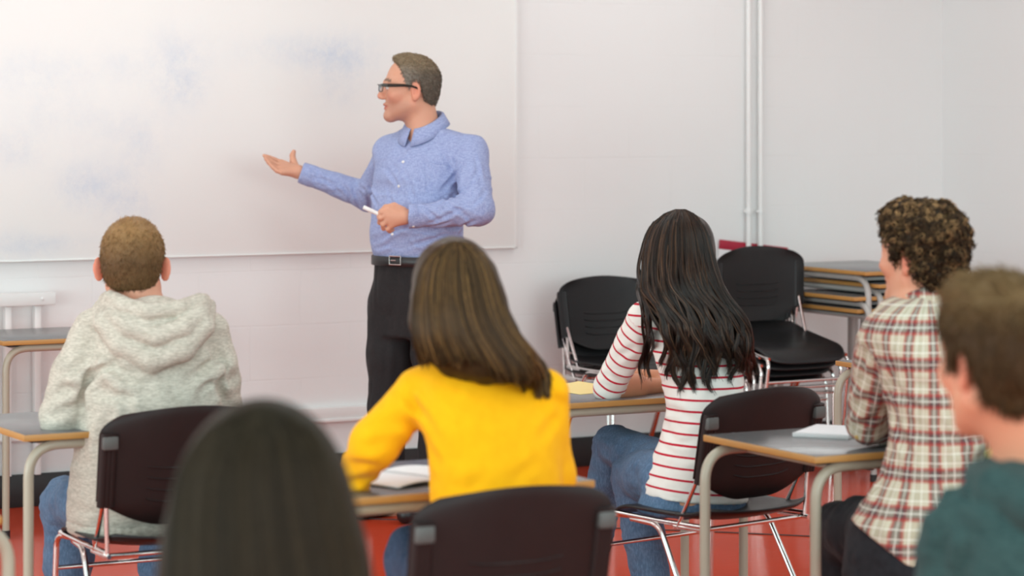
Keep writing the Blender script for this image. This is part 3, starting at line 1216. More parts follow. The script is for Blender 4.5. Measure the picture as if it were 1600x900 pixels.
def cloth(name, base_fn, rough=0.85, fine=900, fb=0.15, sheen=0.25):
    t = NT(name)
    p = t.pos()
    c = base_fn(t, p)
    t.setp(Base_Color=c, Roughness=rough, Specular_IOR_Level=0.2, Normal=t.bump(t.noise(p, fine, 3, .6), fb, 0.0015))
    try:
        t.b.inputs['Sheen Weight'].default_value = sheen*0.2
    except Exception:
        pass
    return t.m

def denim(name, lo, hi):
    def f(t, p):
        w = t.noise(t.mapping(p, (220, 220, 60)), 1.0, 3, .7)
        b = t.noise(p, 9, 4)
        c = t.mix(b, lo, hi)
        return t.mix(t.math('MULTIPLY', t.ramp(w, [(.45, 0), (.7, 1)]), .35), c, tuple(min(1, x*1.8+.05) for x in hi))
    return cloth(name, f, .9, 700, .25)
M_denim = denim('blue_denim', srgb(62, 84, 112), srgb(98, 124, 152))
M_denim_dark = denim('dark_blue_denim', srgb(44, 58, 84), srgb(74, 96, 124))
M_black_trouser = cloth('black_trouser_cloth', lambda t, p: t.mix(t.noise(p, 120, 3), srgb(34, 32, 33), srgb(48, 46, 47)), .9, 800, .2)
M_black_denim = cloth('black_denim', lambda t, p: t.mix(t.noise(p, 60, 4), srgb(24, 24, 28), srgb(46, 46, 50)), .9, 700, .25)
M_shoe = simple_mat('black_shoe_leather', (0.012, 0.012, 0.013), 0.4)
M_button = simple_mat('white_button', (0.75, 0.75, 0.74), 0.3)

def disc_on(root, S, px, py, d0, d1, r, h, name, mat, parent=None):
    """small button lying on an implicit surface where the photo shows it"""
    p = raycast(S, px, py, d0, d1)
    n = grad(S, p[None])[0]
    pw, nw = c2w(p)-np.array(root.location), c2w(n)
    m = MB()
    pw, nw = Vector(pw), Vector(nw)
    m.tube([pw-nw*.002, pw+nw*h*.7, pw+nw*h], [r, r, r*.75], 14)
    return m.build(name, mat, parent or root)

def creases(S, base, T, Z, items, wid=.008, dep=.006, near=.5, far=.5):
    """cloth creases drawn along photo segments: (x0, y0, x1, y1[, strength])"""
    out = []
    for it in items:
        x0, y0, x1, y1 = it[:4]
        st = it[4] if len(it) > 4 else 1.0
        n = 6
        mx, my = (x0+x1)/2, (y0+y1)/2
        b = RNG.normal(0, .10)*np.hypot(x1-x0, y1-y0)
        nx, ny = -(y1-y0), (x1-x0)
        L = max(1e-6, math.hypot(nx, ny))
        pts = []
        for k in range(n):
            t = k/(n-1)
            bow = 4*t*(1-t)*b
            pts.append(raycast(base, x0+(x1-x0)*t+nx/L*bow, y0+(y1-y0)*t+ny/L*bow, Z-near, Z+far))
        pts = np.array(pts)
        c = pts.mean(0); rad = np.linalg.norm(pts-c, axis=1).max()+wid*4
        def fn(P, pts=pts, c=c, rad=rad, st=st):
            out = np.zeros(len(P))
            sel = np.linalg.norm(P-c, axis=1) < rad
            if not sel.any():
                return out
            Q = P[sel]
            dm = np.full(len(Q), 9.0); fade = np.zeros(len(Q))
            m = len(pts)-1
            for i in range(m):
                a, d = pts[i], pts[i+1]-pts[i]
                t = np.clip((Q-a)@d/max(d@d, 1e-9), 0, 1)
                r = np.linalg.norm(Q-a-t[:, None]*d, axis=1)
                tt = (i+t)/m
                better = r < dm
                dm = np.where(better, r, dm)
                fade = np.where(better, np.sin(np.clip(tt, 0.02, .98)*PI)**.6, fade)
            out[sel] = st*dep*fade*(np.exp(-(dm/wid)**2)-.75*np.exp(-((dm-wid*1.9)/(wid*1.1))**2))
            return out
        S.disp(fn)
# ================================================================== the teacher
Z0 = 10.30
KB = Z0/9.72
class KSdf(Sdf):
    """proportions below are noted for a slightly smaller man; KB brings them to size"""
    K = KB
    def cone(s, a, b, ra, rb, k=0.012, flat=None, kind='u'):
        return Sdf.cone(s, a, b, ra*s.K, rb*s.K, k, flat, kind)
    def ell(s, c, rad, R=None, k=0.012, kind='u'):
        return Sdf.ell(s, c, np.asarray(rad, float)*s.K, R, k, kind)
    def loft(s, o, R, st, k=0.012, n=2.2, kind='u', round_cap=0.02):
        st = [(zk(h), cx*s.K, cy*s.K, w*s.K, d*s.K) for h, cx, cy, w, d in st]
        return Sdf.loft(s, o, R, st, k, n, kind, round_cap)
def zk(h):
    return CAMZ-(CAMZ-h)*KB
def T(px, py, dz=0.0):
    return C(px, py, Z0+dz*KB)
teacher = person_root(640, Z0, 'man in a light blue shirt, black trousers and glasses gesturing at the whiteboard')
RT = frame((-.60, -.80, 0))
hc = T(641, 135); HR = frame((-.995, -.10, 0.0))
hc = hc+np.array([0, 0, 0.0])

def teacher_torso(S, infl, k=.03):
    o = np.array([T(655, 300)[0], Z0, 0.0])
    S.loft(o, RT, [(1.00, 0, .0, .158+infl, .118+infl), (1.05, 0, .01, .170+infl, .128+infl), (1.12, 0, .015, .176+infl, .134+infl),
                   (1.22, 0, .01, .176+infl, .130+infl), (1.31, 0, .0, .178+infl, .124+infl), (1.39, 0, -.01, .176+infl, .108+infl),
                   (1.43, 0, -.018, .150+infl, .086+infl), (1.455, 0, -.02, .10+infl, .062+infl)], k, 2.25, round_cap=.03)
    S.cone(T(664, 213, .01), T(735, 237, -.09), .042+infl, .057+infl, .05)
    S.cone(T(658, 213, .01), T(612, 239, .10), .042+infl, .054+infl, .05)
def teacher_arms(S, infl, k=.02):
    S.cone(T(735, 238, -.095), T(746, 328, -.225), .058+infl, .050+infl, k)
    S.cone(T(746, 328, -.225), T(640, 338, -.255), .049+infl, .033+infl, k)
    S.cone(T(611, 240, .10), T(575, 305, .29), .054+infl, .047+infl, k)
    S.cone(T(575, 305, .29), T(470, 270, .30), .047+infl, .031+infl, k)

# ---- body (one continuous surface)
S = KSdf()
S.K = 1.0
head_ops(S, hc, HR, KB)
S.K = KB
S.cone(hc+np.array([0, -.028, -.05])*KB@HR, T(664, 215, .0), .056, .062, .03)
teacher_torso(S, -.012)
teacher_arms(S, -.010)
hl = {}
# left hand closed round the marker
H = -.262
hand_ops(S, T(634, 339, H), [T(608, 328, H-.008), T(604, 336, H-.014), T(605, 345, H-.012), T(611, 352, H-.006)],
         [[T(597, 332, H-.016), T(592, 339, H-.002), T(598, 343, H+.018)],
          [T(594, 341, H-.016), T(593, 348, H+.002), T(600, 350, H+.020)],
          [T(598, 351, H-.012), T(599, 357, H+.004), T(606, 356, H+.020)],
          [T(606, 358, H-.006), T(609, 361, H+.006), T(614, 359, H+.018)]],
         [T(630, 330, H+.012), T(616, 322, H+.006), T(603, 324, H+.0), T(594, 331, H-.004)])
# right hand open, palm up
H = .30
hand_ops(S, T(468, 269, H), [T(440, 254, H+.036), T(437, 259, H+.012), T(437, 264, H-.012), T(441, 269, H-.034)],
         [[T(428, 249, H+.036), T(421, 246, H+.034), T(415, 243.5, H+.03)],
          [T(425, 253, H+.012), T(418, 248, H+.012), T(412.5, 243, H+.012)],
          [T(427, 260, H-.012), T(420, 254, H-.010), T(415, 248, H-.008)],
          [T(433, 267, H-.034), T(427, 262, H-.032), T(422, 257, H-.030)]],
         [T(462, 262, H+.035), T(458, 251, H+.052), T(457, 243, H+.055), T(459, 237, H+.052)])
# legs
S.loft(np.array([T(655, 300)[0], Z0, 0.0]), RT, [(.80, 0, 0, .15, .115), (.95, 0, 0, .16, .118), (1.02, 0, 0, .155, .115)], .04)
for hip, kn, an in ((T(620, 480, .05), T(607, 640, .02), T(610, 812, .04)), (T(680, 480, -.05), T(678, 640, -.07), T(680, 812, -.05))):
    S.chain([hip, kn, an], [.080, .055, .038], .03)
V, F = S.mesh(.0036)
part_from(teacher, 'body', V, F, M_skin, skin_colors(V, hc, HR, KB, stubble=.35, brow=(.06, .045, .03), base=np.array(srgb(210, 156, 130))))

# ---- shirt
S = KSdf()
teacher_torso(S, .004)
teacher_arms(S, .006)
for a, b in (((640, 338, -.255), (654, 337, -.250)), ((470, 270, .30), (484, 275, .30))):        # cuffs
    S.cone(T(*a), T(*b), .0425, .043, .004)
S.plane(T(639, 338, -.255), T(600, 338, -.256)-T(640, 338, -.255))
# the plane above only trims the left cuff: restrict it
S.ops[-1] = ('c', (lambda P, f=S.ops[-1][1], c=T(628, 338, -.255): np.where(np.linalg.norm(P-c, axis=1) < .075, f(P), -1.0)), None, None, .004)
f2 = (lambda P, p=T(469, 270, .30), n=nrm(T(440, 258, .30)-T(470, 270, .30)), c=T(455, 264, .30):
      np.where(np.linalg.norm(P-c, axis=1) < .075, (P-p)@n, -1.0))
S.ops.append(('c', f2, None, None, .004))
S.plane(np.array([0, 0, zk(1.022)]), (0, 0, -1))
neck_axis = T(662, 208, 0)
S.ops.append(('c', (lambda P: np.where(P[:, 2] > zk(1.40), .068-np.linalg.norm((P-np.array([T(661, 200)[0], Z0-.005, 0]))[:, :2]*np.array([1, 1]), axis=1)-np.maximum(0, zk(1.50)-P[:, 2])*.9, -1.0)), None, None, .006))
S.sub(KSdf().ell(T(643, 206, -.06), np.array([.026, .05, .036])).ops[0][1], T(643, 206, -.06), .05, .006)
# front placket
pl = [(651, 214), (640, 236), (630, 256), (623, 291), (617, 330), (613, 366), (610, 400)]
pts = [raycast(S, x, y, Z0-.4, Z0+.2) for x, y in pl]
gs = [grad(S, p[None])[0] for p in pts]
S.chain([p-g*.0085 for p, g in zip(pts, gs)], [.0115]*len(pts), .002)
SHIRT0 = S
fold = KSdf(); fold.ops = list(S.ops)
S.disp(wrinkle(.0055, 6, 6, 13, 11))
S.disp(lambda P: -.0036*np.maximum(0, 1-3*np.abs(vnoise(P@np.array([[9., 3, 2], [-3, 9, 4], [5, -6, 20]]), 12))))
# folds bunched at the inner elbows
for cpt, ax in ((T(590, 300, .28), nrm(T(470, 270, .30)-T(575, 305, .29))), (T(735, 318, -.225), nrm(T(640, 338, -.25)-T(746, 328, -.225))), (T(612, 262, .1), nrm(T(575, 305, .29)-T(612, 245, .1)))):
    S.disp(lambda P, c=cpt, a=ax: -.0030*np.sin(((P-c)@a)*150+vnoise(P*14, 4)*2.2)*np.exp(-(np.linalg.norm(P-c, axis=1)/.055)**2))
creases(S, SHIRT0, T, Z0, [(724, 258, 688, 300), (730, 296, 676, 326), (726, 322, 668, 350, .8), (600, 262, 624, 300, .8), (596, 322, 628, 346), (598, 372, 646, 356),
    (640, 384, 700, 366), (584, 388, 612, 376, .7), (652, 322, 686, 346), (692, 318, 738, 346), (664, 354, 704, 346, .8), (700, 357, 744, 344),
    (748, 262, 731, 306), (758, 296, 736, 322), (741, 240, 752, 290, .7), (578, 286, 592, 324), (564, 292, 578, 326), (550, 292, 562, 326, .8), (522, 284, 548, 318, .8), (488, 278, 530, 300),
    (655, 268, 668, 300, .6), (690, 240, 706, 268, .6), (632, 270, 640, 320, .5), (645, 300, 660, 340, .6), (676, 380, 722, 380, .8), (606, 290, 612, 330, .5), (480, 262, 500, 292, .7)])
V, F = S.mesh(.0038)
def chambray(t, p):
    w = t.noise(t.mapping(p, (330, 330, 60)), 1.0, 2, .6)
    w2 = t.noise(t.mapping(p, (60, 60, 380)), 1.0, 2, .6)
    c = t.mix(t.noise(p, 6, 3), srgb(130, 141, 184), srgb(144, 155, 198))
    f = t.math('MULTIPLY', t.math('ADD', w, w2), .5)
    return t.mix(t.ramp(f, [(.40, 0), (.60, 1)]), c, srgb(164, 176, 212))
M_shirt = cloth('pale_blue_chambray', chambray, .85, 900, .18)
shirt = part_from(teacher, 'shirt', V, F, M_shirt)
for x, y in ((651.5, 219), (630, 253), (623, 291), (613, 366)):
    disc_on(teacher, SHIRT0, x, y, Z0-.4, Z0+.2, .0055, .0025, 'button', M_button, shirt)['label'] = 'white button'
disc_on(teacher, SHIRT0, 646, 354, Z0-.5, Z0+.2, .0050, .0025, 'button', M_button, shirt)['label'] = 'white button'
# chest pocket outline
m = MB()
q = [raycast(SHIRT0, x, y, Z0-.4, Z0+.2) for x, y in ((664, 254), (704, 259), (703, 300), (684, 309), (664, 299), (664, 254))]
qq = []
for a, b in zip(q[:-1], q[1:]):
    for k in range(8):
        mid = a+(b-a)*k/8
        g = grad(SHIRT0, mid[None])[0]
        qq.append(mid-g*SHIRT0.eval_pts(mid[None])[0])
m.tube([Vector(c2w(x)-np.array(teacher.location)) for x in qq], .0016, 6, closed=True)
m.build('pocket', M_shirt, shirt)

# ---- collar: stand and fold as one shell round the neck
def collar_shell(center, axis_f, r_top, r_bot, z_back, z_front, drop, tip, gap, lean=0.0, th=.004, n=72, sx=1.0):
    """returns V,F in camera-aligned metres; gap = half opening angle at the front"""
    a = np.linspace(gap, 2*PI-gap, n)
    rows = []
    f = nrm([axis_f[0], axis_f[1], 0]); r = np.array([f[1], -f[0], 0])
    for (rr, zz) in ((0, 0), (1, 0), (2, 0), (3, 0), (4, 0)):
        pass
    ca = np.cos(a)
    zt = z_back+(z_front-z_back)*(0.5+0.5*ca)**1.3
    prof = [(-.004, -.030), (-.002, -.004), (.000, .004), (.006, .002), (.5, -.5), (1.0, -1.0)]
    tipf = 1+tip*np.clip((np.abs(np.cos(a/2))-0.72)/0.28, 0, 1)**1.2
    for pr, pz in prof:
        if abs(pz) < .1:
            rad = r_top+pr; z = zt+pz
        else:
            rad = r_top+.006+(r_bot-r_top-.006)*pr; z = zt+.002+drop*pz*tipf
            rad = rad+(tipf-1)*.010*pr
        P = center[None, :]+f[None]*(rad*ca)[:, None]+r[None]*(rad*np.sin(a)*sx)[:, None]
        P = P.copy(); P[:, 2] = z
        rows.append(P)
    G = np.stack(rows, 1)
    n0, n1 = G.shape[:2]
    du = np.gradient(G, axis=0); dv = np.gradient(G, axis=1)
    N = np.cross(du, dv); N /= np.maximum(np.linalg.norm(N, axis=2, keepdims=True), 1e-9)
    A = (G+N*th/2).reshape(-1, 3); B = (G-N*th/2).reshape(-1, 3)
    idx = np.arange(n0*n1).reshape(n0, n1)
    q = np.stack([idx[:-1, :-1], idx[1:, :-1], idx[1:, 1:], idx[:-1, 1:]], -1).reshape(-1, 4)
    rim = np.concatenate([idx[:, 0], idx[-1, 1:], idx[-2::-1, -1], idx[0, -2:0:-1]])
    r2 = np.roll(rim, -1); N_ = n0*n1
    return np.concatenate([A, B]), np.concatenate([q, q[:, ::-1]+N_, np.stack([rim+N_, r2+N_, r2, rim], -1)])
Vc, Fc = collar_shell(np.array([T(663, 200)[0], Z0+.004, 0]), RT[1], KB*.0640, KB*.092, zk(1.548), zk(1.484), .040, .62, .13)
part_from(teacher, 'collar', Vc, Fc, M_shirt, parent=shirt)

# ---- trousers, belt, shoes
S = KSdf()
o = np.array([T(655, 300)[0], Z0, 0.0])
S.loft(o, RT, [(.74, 0, .0, .165, .125), (.86, 0, 0, .180, .135), (.95, 0, 0, .178, .136), (1.0, 0, .005, .168, .130), (1.032, 0, .01, .164, .126)], .03, 2.3, round_cap=.01)
for hip, kn, an, r in ((T(616, 470, .05), T(605, 640, .02), T(609, 820, .04), 0), (T(682, 470, -.05), T(680, 640, -.07), T(682, 820, -.05), 0)):
    S.chain([hip, (hip+kn)/2, kn, an], [.098, .084, .066, .056], .03)
S.plane(np.array([0, 0, .03]), (0, 0, -1)); S.plane(np.array([0, 0, zk(1.030)]), (0, 0, 1))
S.disp(wrinkle(.004, 12, 12, 7, 21)); S.disp(wrinkle(.003, 30, 30, 12, 22, True))
V, F = S.mesh(.006)
part_from(teacher, 'trousers', V, F, M_black_trouser)
a = np.linspace(0, 2*PI, 72, endpoint=False)
ring = []
for zz, e in ((zk(.996), .0095), (zk(.998), .0125), (zk(1.029), .0125), (zk(1.031), .0095)):
    w_, d_ = (.166+e)*KB, (.128+e)*KB
    x = w_*np.sign(np.cos(a))*np.abs(np.cos(a))**(2/2.25); y = .006+d_*np.sign(np.sin(a))*np.abs(np.sin(a))**(2/2.25)
    ring.append(o+np.stack([x, y, np.full_like(a, zz)], -1)@RT)
G = np.stack(ring, 1); idx = np.arange(72*4).reshape(72, 4); nx = np.roll(idx, -1, 0)
belt = part_from(teacher, 'belt', G.reshape(-1, 3), np.stack([idx[:, :-1], nx[:, :-1], nx[:, 1:], idx[:, 1:]], -1).reshape(-1, 4), simple_mat('black_belt_leather', (.015, .014, .015), .4))
bc = C(618, 407, Z0-.13)
SB = KSdf().loft(o, RT, [(.99, 0, .006, .1785, .1405), (1.04, 0, .006, .1785, .1405)], .01, 2.25, round_cap=.001)
bp = raycast(SB, 618, 407, Z0-.4, Z0+.1); bn = grad(SB, bp[None])[0]
bu = Vector(c2w(np.array([bn[1], -bn[0], 0]))).normalized(); bz = Vector((0, 0, 1)); bo = Vector(c2w(bp+bn*.003)-np.array(teacher.location))
m = MB()
m.tube([bo+bu*.027+bz*.016, bo-bu*.027+bz*.016, bo-bu*.027-bz*.016, bo+bu*.027-bz*.016], .0028, 8, closed=True)
m.tube([bo+bu*.02, bo-bu*.004], .002, 8)
m.build('buckle', M_chrome, belt)
for an in (T(610, 820, .04), T(681, 820, -.05)):
    S = KSdf(); an = an.copy(); an[2] = .09
    foot_ops(S, an, RT[1], .27)
    V, F = S.mesh(.007); part_from(teacher, 'shoe', V, F, M_shoe)

# ---- hair: short, greying at the sides
line = [(-.12, -.075), (-.075, -.072), (-.045, -.050), (-.030, .012), (-.002, .016), (.006, -.012), (.018, -.012), (.026, .022), (.036, .044), (.044, .066), (.052, .084), (.062, .100), (.12, .14)]
S = hair_cap(hc, HR, KB, line, .004, bulge=[(0, .022, .088, .050, .045, .030)])
V, F = S.mesh(.004)
V0, F0 = hair_cap(hc, HR, KB, [(y, z+.007) for y, z in line], .0035, bulge=[(0, .020, .087, .050, .045, .030)]).mesh(.004)
def tdir(P, N):
    q = (P-hc)@HR.T
    d = np.stack([q[:, 0]*0, np.where(q[:, 2] > .07, .8, -.5), np.where(q[:, 2] > .07, .35, -.8)], -1)
    return d@HR
sv, sf, _ = short_hair(V, F, 8000, .017, tdir, .0012, 1.0, .5)
q = (V-hc)@HR.T
def greycol(P, jitter=True):
    q = (P-hc)@HR.T/KB
    top = np.clip((q[:, 2]-.035)/.05, 0, 1)[:, None]
    side = np.clip(1-np.abs(q[:, 1]-.02)/.06, 0, 1)[:, None]*(1-top)
    c = np.array(srgb(130, 119, 106))*(1-top)+np.array(srgb(166, 145, 118))*top
    c = c*(1-side*.6)+np.array(srgb(186, 176, 164))*side*.6
    return c
cols = greycol(sv)*np.repeat(.65+.7*RNG.random(len(sv)//12), 12)[:, None]
V, F = V0, F0
Va, Fa = join_vf((V, F), (sv, sf))
part_from(teacher, 'hair', Va, Fa, M_hair, np.concatenate([greycol(V)*.75, np.clip(cols, 0, 1)]))

# ---- glasses
M_glasses = simple_mat('dark_glasses_frame', (.02, .022, .018), .25)
t = NT('clear_lens'); t.setp(Base_Color=(.9, .95, 1), Roughness=.02, Transmission_Weight=1.0, IOR=1.1); M_lens = t.m
def G_(x, y, z):
    return Vector(c2w(hc+np.array([x, y, z])*KB@HR)-np.array(teacher.location))
m = MB()
for sx in (-1, 1):
    pts = [G_(sx*x, y, z) for x, y, z in ((.008, .112, .004), (.030, .112, .006), (.058, .104, .006), (.061, .102, -.006), (.054, .104, -.018), (.032, .110, -.020), (.014, .113, -.014))]
    m.tube(pts, .0019, 8, closed=True)
    # temple arms: deep flat bars from hinge to ear
    A = [(.062, .102, .004), (.072, .085, .003), (.078, .03, .003), (.0815, .0, .0), (.083, -.018, -.006), (.081, -.034, -.018)]
    h = [.0055, .0058, .0045, .003, .0028, .002]
    for k in range(len(A)-1):
        for dz in (-1, -.33, .33, 1):
            m.tube([G_(sx*A[k][0], A[k][1], A[k][2]+dz*(h[k]-.001)), G_(sx*A[k+1][0], A[k+1][1], A[k+1][2]+dz*(h[k+1]-.001))], .0021, 6)
m.tube([G_(-.009, .112, .004), G_(0, .117, .007), G_(.009, .112, .004)], .0019, 8)
gl = m.build('glasses', M_glasses, teacher)
for sx in (-1, 1):
    m = MB()
    pts = [G_(sx*x, y, z) for x, y, z in ((.008, .112, .004), (.030, .112, .006), (.058, .104, .006), (.061, .102, -.006), (.054, .104, -.018), (.032, .110, -.020), (.014, .113, -.014))]
    b = [p-(G_(0, .001, 0)-G_(0, 0, 0)) for p in pts]
    va = [m.bm.verts.new(p) for p in pts]; vb = [m.bm.verts.new(p) for p in b]
    m.bm.faces.new(va); m.bm.faces.new(vb[::-1])
    for k in range(len(va)):
        m.bm.faces.new((va[k], va[(k+1) % 7], vb[(k+1) % 7], vb[k]))
    m.build('lens', M_lens, gl)

# ---- marker in the left hand
a, b = c2w(T(567.5, 323.5, -.268)), c2w(T(612, 344, -.262))
root = empty('marker_pen', tuple(float(x) for x in (a+b)/2))
tag(root, 'white marker pen held in the left hand of the man in the blue shirt', 'pen')
a, b = Vector(a)-root.location, Vector(b)-root.location
d = (b-a).normalized()
m = MB(); m.tube([a+d*.040, b], .0078, 16); m.build('barrel', M_white, root)
m = MB(); m.tube([a, a+d*.002, a+d*.041, a+d*.042], [.0066, .0080, .0086, .0080], 16); m.build('cap', M_white, root)
# ================================================================== seated students
def mk(Z0):
    return lambda px, py, dz=0.0: C(px, py, Z0+dz)

def px_loft(S, T, Z0, R, rows, infl=0.0, k=.03, n=2.25, cap=.02, ref=None):
    """rows: (photo x, photo y, depth offset, half width m, half depth m) stacked upwards in a frame R"""
    p0 = T(*(ref or rows[0][:3]))
    o = np.array([p0[0], p0[1], 0.0])
    st = []
    for (px, py, dz, w, d) in rows:
        q = (T(px, py, dz)-o)@R.T
        st.append((q[2], q[0], q[1], w+infl, d+infl))
    S.loft(o, R, st, k, n, round_cap=cap)

def drape(S, PX, PY, d0, dmax, off=.003, its=28):
    """strand points pushed from the camera side onto an implicit volume"""
    sh = PX.shape
    px, py = PX.ravel(), PY.ravel()
    d = np.full(len(px), d0, float)
    dm = np.broadcast_to(np.asarray(dmax, float), sh).ravel()
    o = np.broadcast_to(np.asarray(off, float), sh).ravel()
    for _ in range(its):
        P = np.stack([(px-800)/FPX*d, d, CAMZ-(py-HOR)/FPX*d], -1)
        v = S.eval_pts(P)
        d = np.minimum(d+np.clip((v-o)*.85, -.05, .12), dm)
    return np.stack([(px-800)/FPX*d, d, CAMZ-(py-HOR)/FPX*d], -1).reshape(*sh, 3)

def long_hair(S, levels, n, d0, dmax, K=26, clump=60, wave=0.0, wl=40.0, clump_px=5.0, jit=1.5, off=(.001, .007), endjit=14, seed=1, smooth=True, ends=None):
    """levels: (y, left x, right x) in the photo; returns strand paths in camera-aligned metres"""
    g = np.random.default_rng(seed)
    ly = np.array([l[0] for l in levels], float)
    L = np.array([l[1] for l in levels], float); Rr = np.array([l[2] for l in levels], float)
    u = g.random(n)
    cid = (u*clump).astype(int)
    cph = g.random(clump+1)*2*PI; camp = .5+g.random(clump+1); cend = g.normal(0, 1, clump+1); cw = .8+.5*g.random(clump+1)
    uc = (cid+.5)/clump
    yend = (ly[-1] if ends is None else np.interp(u, ends[0], ends[1]))+cend[cid]*endjit+g.normal(0, endjit*.35, n)
    y0 = ly[0]+np.abs(g.normal(0, 3, n))+(g.random(n)**2)*(ly[-1]-ly[0])*.45*(g.random(n) < .5)
    t = np.linspace(0, 1, K)
    Y = y0[:, None]+(yend-y0)[:, None]*t[None]
    frac = (Y-ly[0])/(ly[-1]-ly[0])
    uu = u[:, None]*(1-.55*np.clip(frac, 0, 1)**1.5)+uc[:, None]*.55*np.clip(frac, 0, 1)**1.5
    X = np.interp(Y, ly, L)*(1-uu)+np.interp(Y, ly, Rr)*uu
    ph = cph[cid][:, None]
    X = X+wave*camp[cid][:, None]*np.clip(frac*1.6-.3, 0, 1.2)*np.sin(Y/wl*cw[cid][:, None]*2*PI+ph)
    X = X+g.normal(0, jit, n)[:, None]*np.clip(frac, .2, 1)
    o = off[0]+(off[1]-off[0])*g.random(n)[:, None]+.004*np.sin(Y/wl*2*PI*cw[cid][:, None]+ph*1.7)*np.clip(frac*1.4-.3, 0, 1)*(wave > 0)
    P = drape(S, X, Y, d0, dmax, o)
    if smooth:
        for _ in range(3):
            P[:, 1:-1] = P[:, 1:-1]*.5+(P[:, :-2]+P[:, 2:])*.25
    return P, cid

def hair_mesh(paths, cid, rads, base, var=.3, clumpvar=.22, n=3, alt=None, altp=0.0):
    V, F, _ = strands(paths, rads, n=n)
    S, K = paths.shape[:2]
    cv = np.random.default_rng(5).normal(0, clumpvar, cid.max()+1)[cid]
    f = np.clip(1+cv+var*(RNG.random(S)*2-1), .2, 2.5)
    c = np.array(base)[None]*f[:, None]
    if alt is not None:
        m = RNG.random(S) < altp
        c[m] = np.array(alt)*f[m][:, None]
    return V, F, np.repeat(np.clip(c, 0, 1), K*n, axis=0)

FW = (-ST, CT, 0.0)          # towards the whiteboard wall

# ------------------------------------------------------------------ student in the grey hoodie
Z0 = 7.12
T = mk(Z0)
boy = person_root(215, Z0, 'student in a mottled light grey hoodie and jeans seen from behind')
RT = frame((-.28, .96, 0)); HR = frame((-.06, .99, -.10))
hc = T(207.5, 409, .06)
torso = [(212, 818, 0, .185, .150), (222, 740, 0, .186, .150), (233, 650, 0, .188, .146), (240, 580, 0.01, .178, .130), (240, 525, .02, .166, .110), (238, 492, .03, .128, .092), (232, 470, .04, .085, .075)]
def boy_arms(S, e, k=.014):
    A = Sdf()
    for pts, rad in (([T(150, 518, .03), T(118, 585, -.02), T(94, 650, -.04), T(150, 655, .26)], [.064, .064, .055, .044]), ([T(322, 522, .05), T(343, 580, .05), T(348, 632, .08), T(300, 650, .34)], [.062, .052, .048, .042])):
        S.cone(pts[0], pts[1], rad[0]+e, rad[1]+e, .02)
        S.chain(pts[1:], [r+e for r in rad[1:]], k)
S = Sdf()
head_ops(S, hc, HR, 1.0, ear_out=.55)
S.cone(hc+np.array([0, -.03, -.05])@HR, T(228, 500, .04), .056, .060, .03)
px_loft(S, T, Z0, RT, torso, -.03)
boy_arms(S, -.018)
for sx, w, el in ((-1, T(150, 655, .26), T(94, 652, -.02)), (1, T(300, 650, .34), T(346, 632, .08))):
    d = nrm(w-el); w2 = w+d*.02
    side = nrm(np.cross(d, [0, 0, 1]))
    kn = [w2+d*.085+side*(.03-.02*i)+np.array([0, 0, -.005]) for i in range(4)]
    fg = [[k+d*.04+np.array([0, 0, -.002]), k+d*.065+np.array([0, 0, -.010]), k+d*.082+np.array([0, 0, -.016])] for k in kn]
    inner = side*(-.03) if sx < 0 else side*.03
    hand_ops(S, w2, kn, fg, [w2+d*.02+inner*.6, w2+d*.05+inner*1.3, w2+d*.075+inner*1.5, w2+d*.095+inner*1.5])
def legs(S, defs, e=0.0, k=.03):
    for hip, kn, an, r in defs:
        S.chain([hip, (hip+kn)/2, kn, (kn*.6+an*.4), an], [r[0]+e, r[0]*.94+e, r[1]+e, r[1]*.95+e, r[2]+e], k)
bleg = [(T(185, 782, .05), T(104, 788, .42), T(112, 1010, .40), (.084, .066, .046)), (T(275, 790, .05), T(250, 800, .45), T(262, 1015, .38), (.080, .060, .045))]
legs(S, bleg, -.012)
V, F = S.mesh(.0045)
part_from(boy, 'body', V, F, M_skin, skin_colors(V, hc, HR, base=np.array(srgb(214, 154, 128)), red=.8))
# hoodie
S = Sdf()
px_loft(S, T, Z0, RT, torso, .0, cap=.02)
boy_arms(S, .002)
BACK = Sdf(); BACK.ops = list(S.ops)
S.disp(wrinkle(.0045, 6, 6, 10, 31)); S.disp(wrinkle(.002, 12, 12, 24, 32, True))
for cpt, dirv in ((T(160, 590, -.1), nrm(T(160, 600)-T(200, 540))), (T(345, 590, -.02), nrm(T(340, 600)-T(300, 560)))):
    S.disp(lambda P, c=cpt, a=dirv: .007*np.sin(((P-c)@a)*85+vnoise(P*9, 4)*2)*np.exp(-(np.linalg.norm(P-c, axis=1)/.09)**2))
creases(S, BACK, T, Z0, [(150, 566, 128, 650, 1.5), (192, 556, 132, 594, 1.2), (205, 590, 150, 578), (140, 560, 96, 590), (130, 610, 84, 628), (128, 632, 72, 650), (353, 560, 351, 630, 1.6),
    (340, 560, 300, 590), (345, 590, 310, 620), (200, 600, 232, 694, .7), (176, 640, 150, 720, .8), (215, 620, 160, 610, .8), (330, 540, 372, 600, .8), (260, 600, 300, 640, .5)], .013, .010)
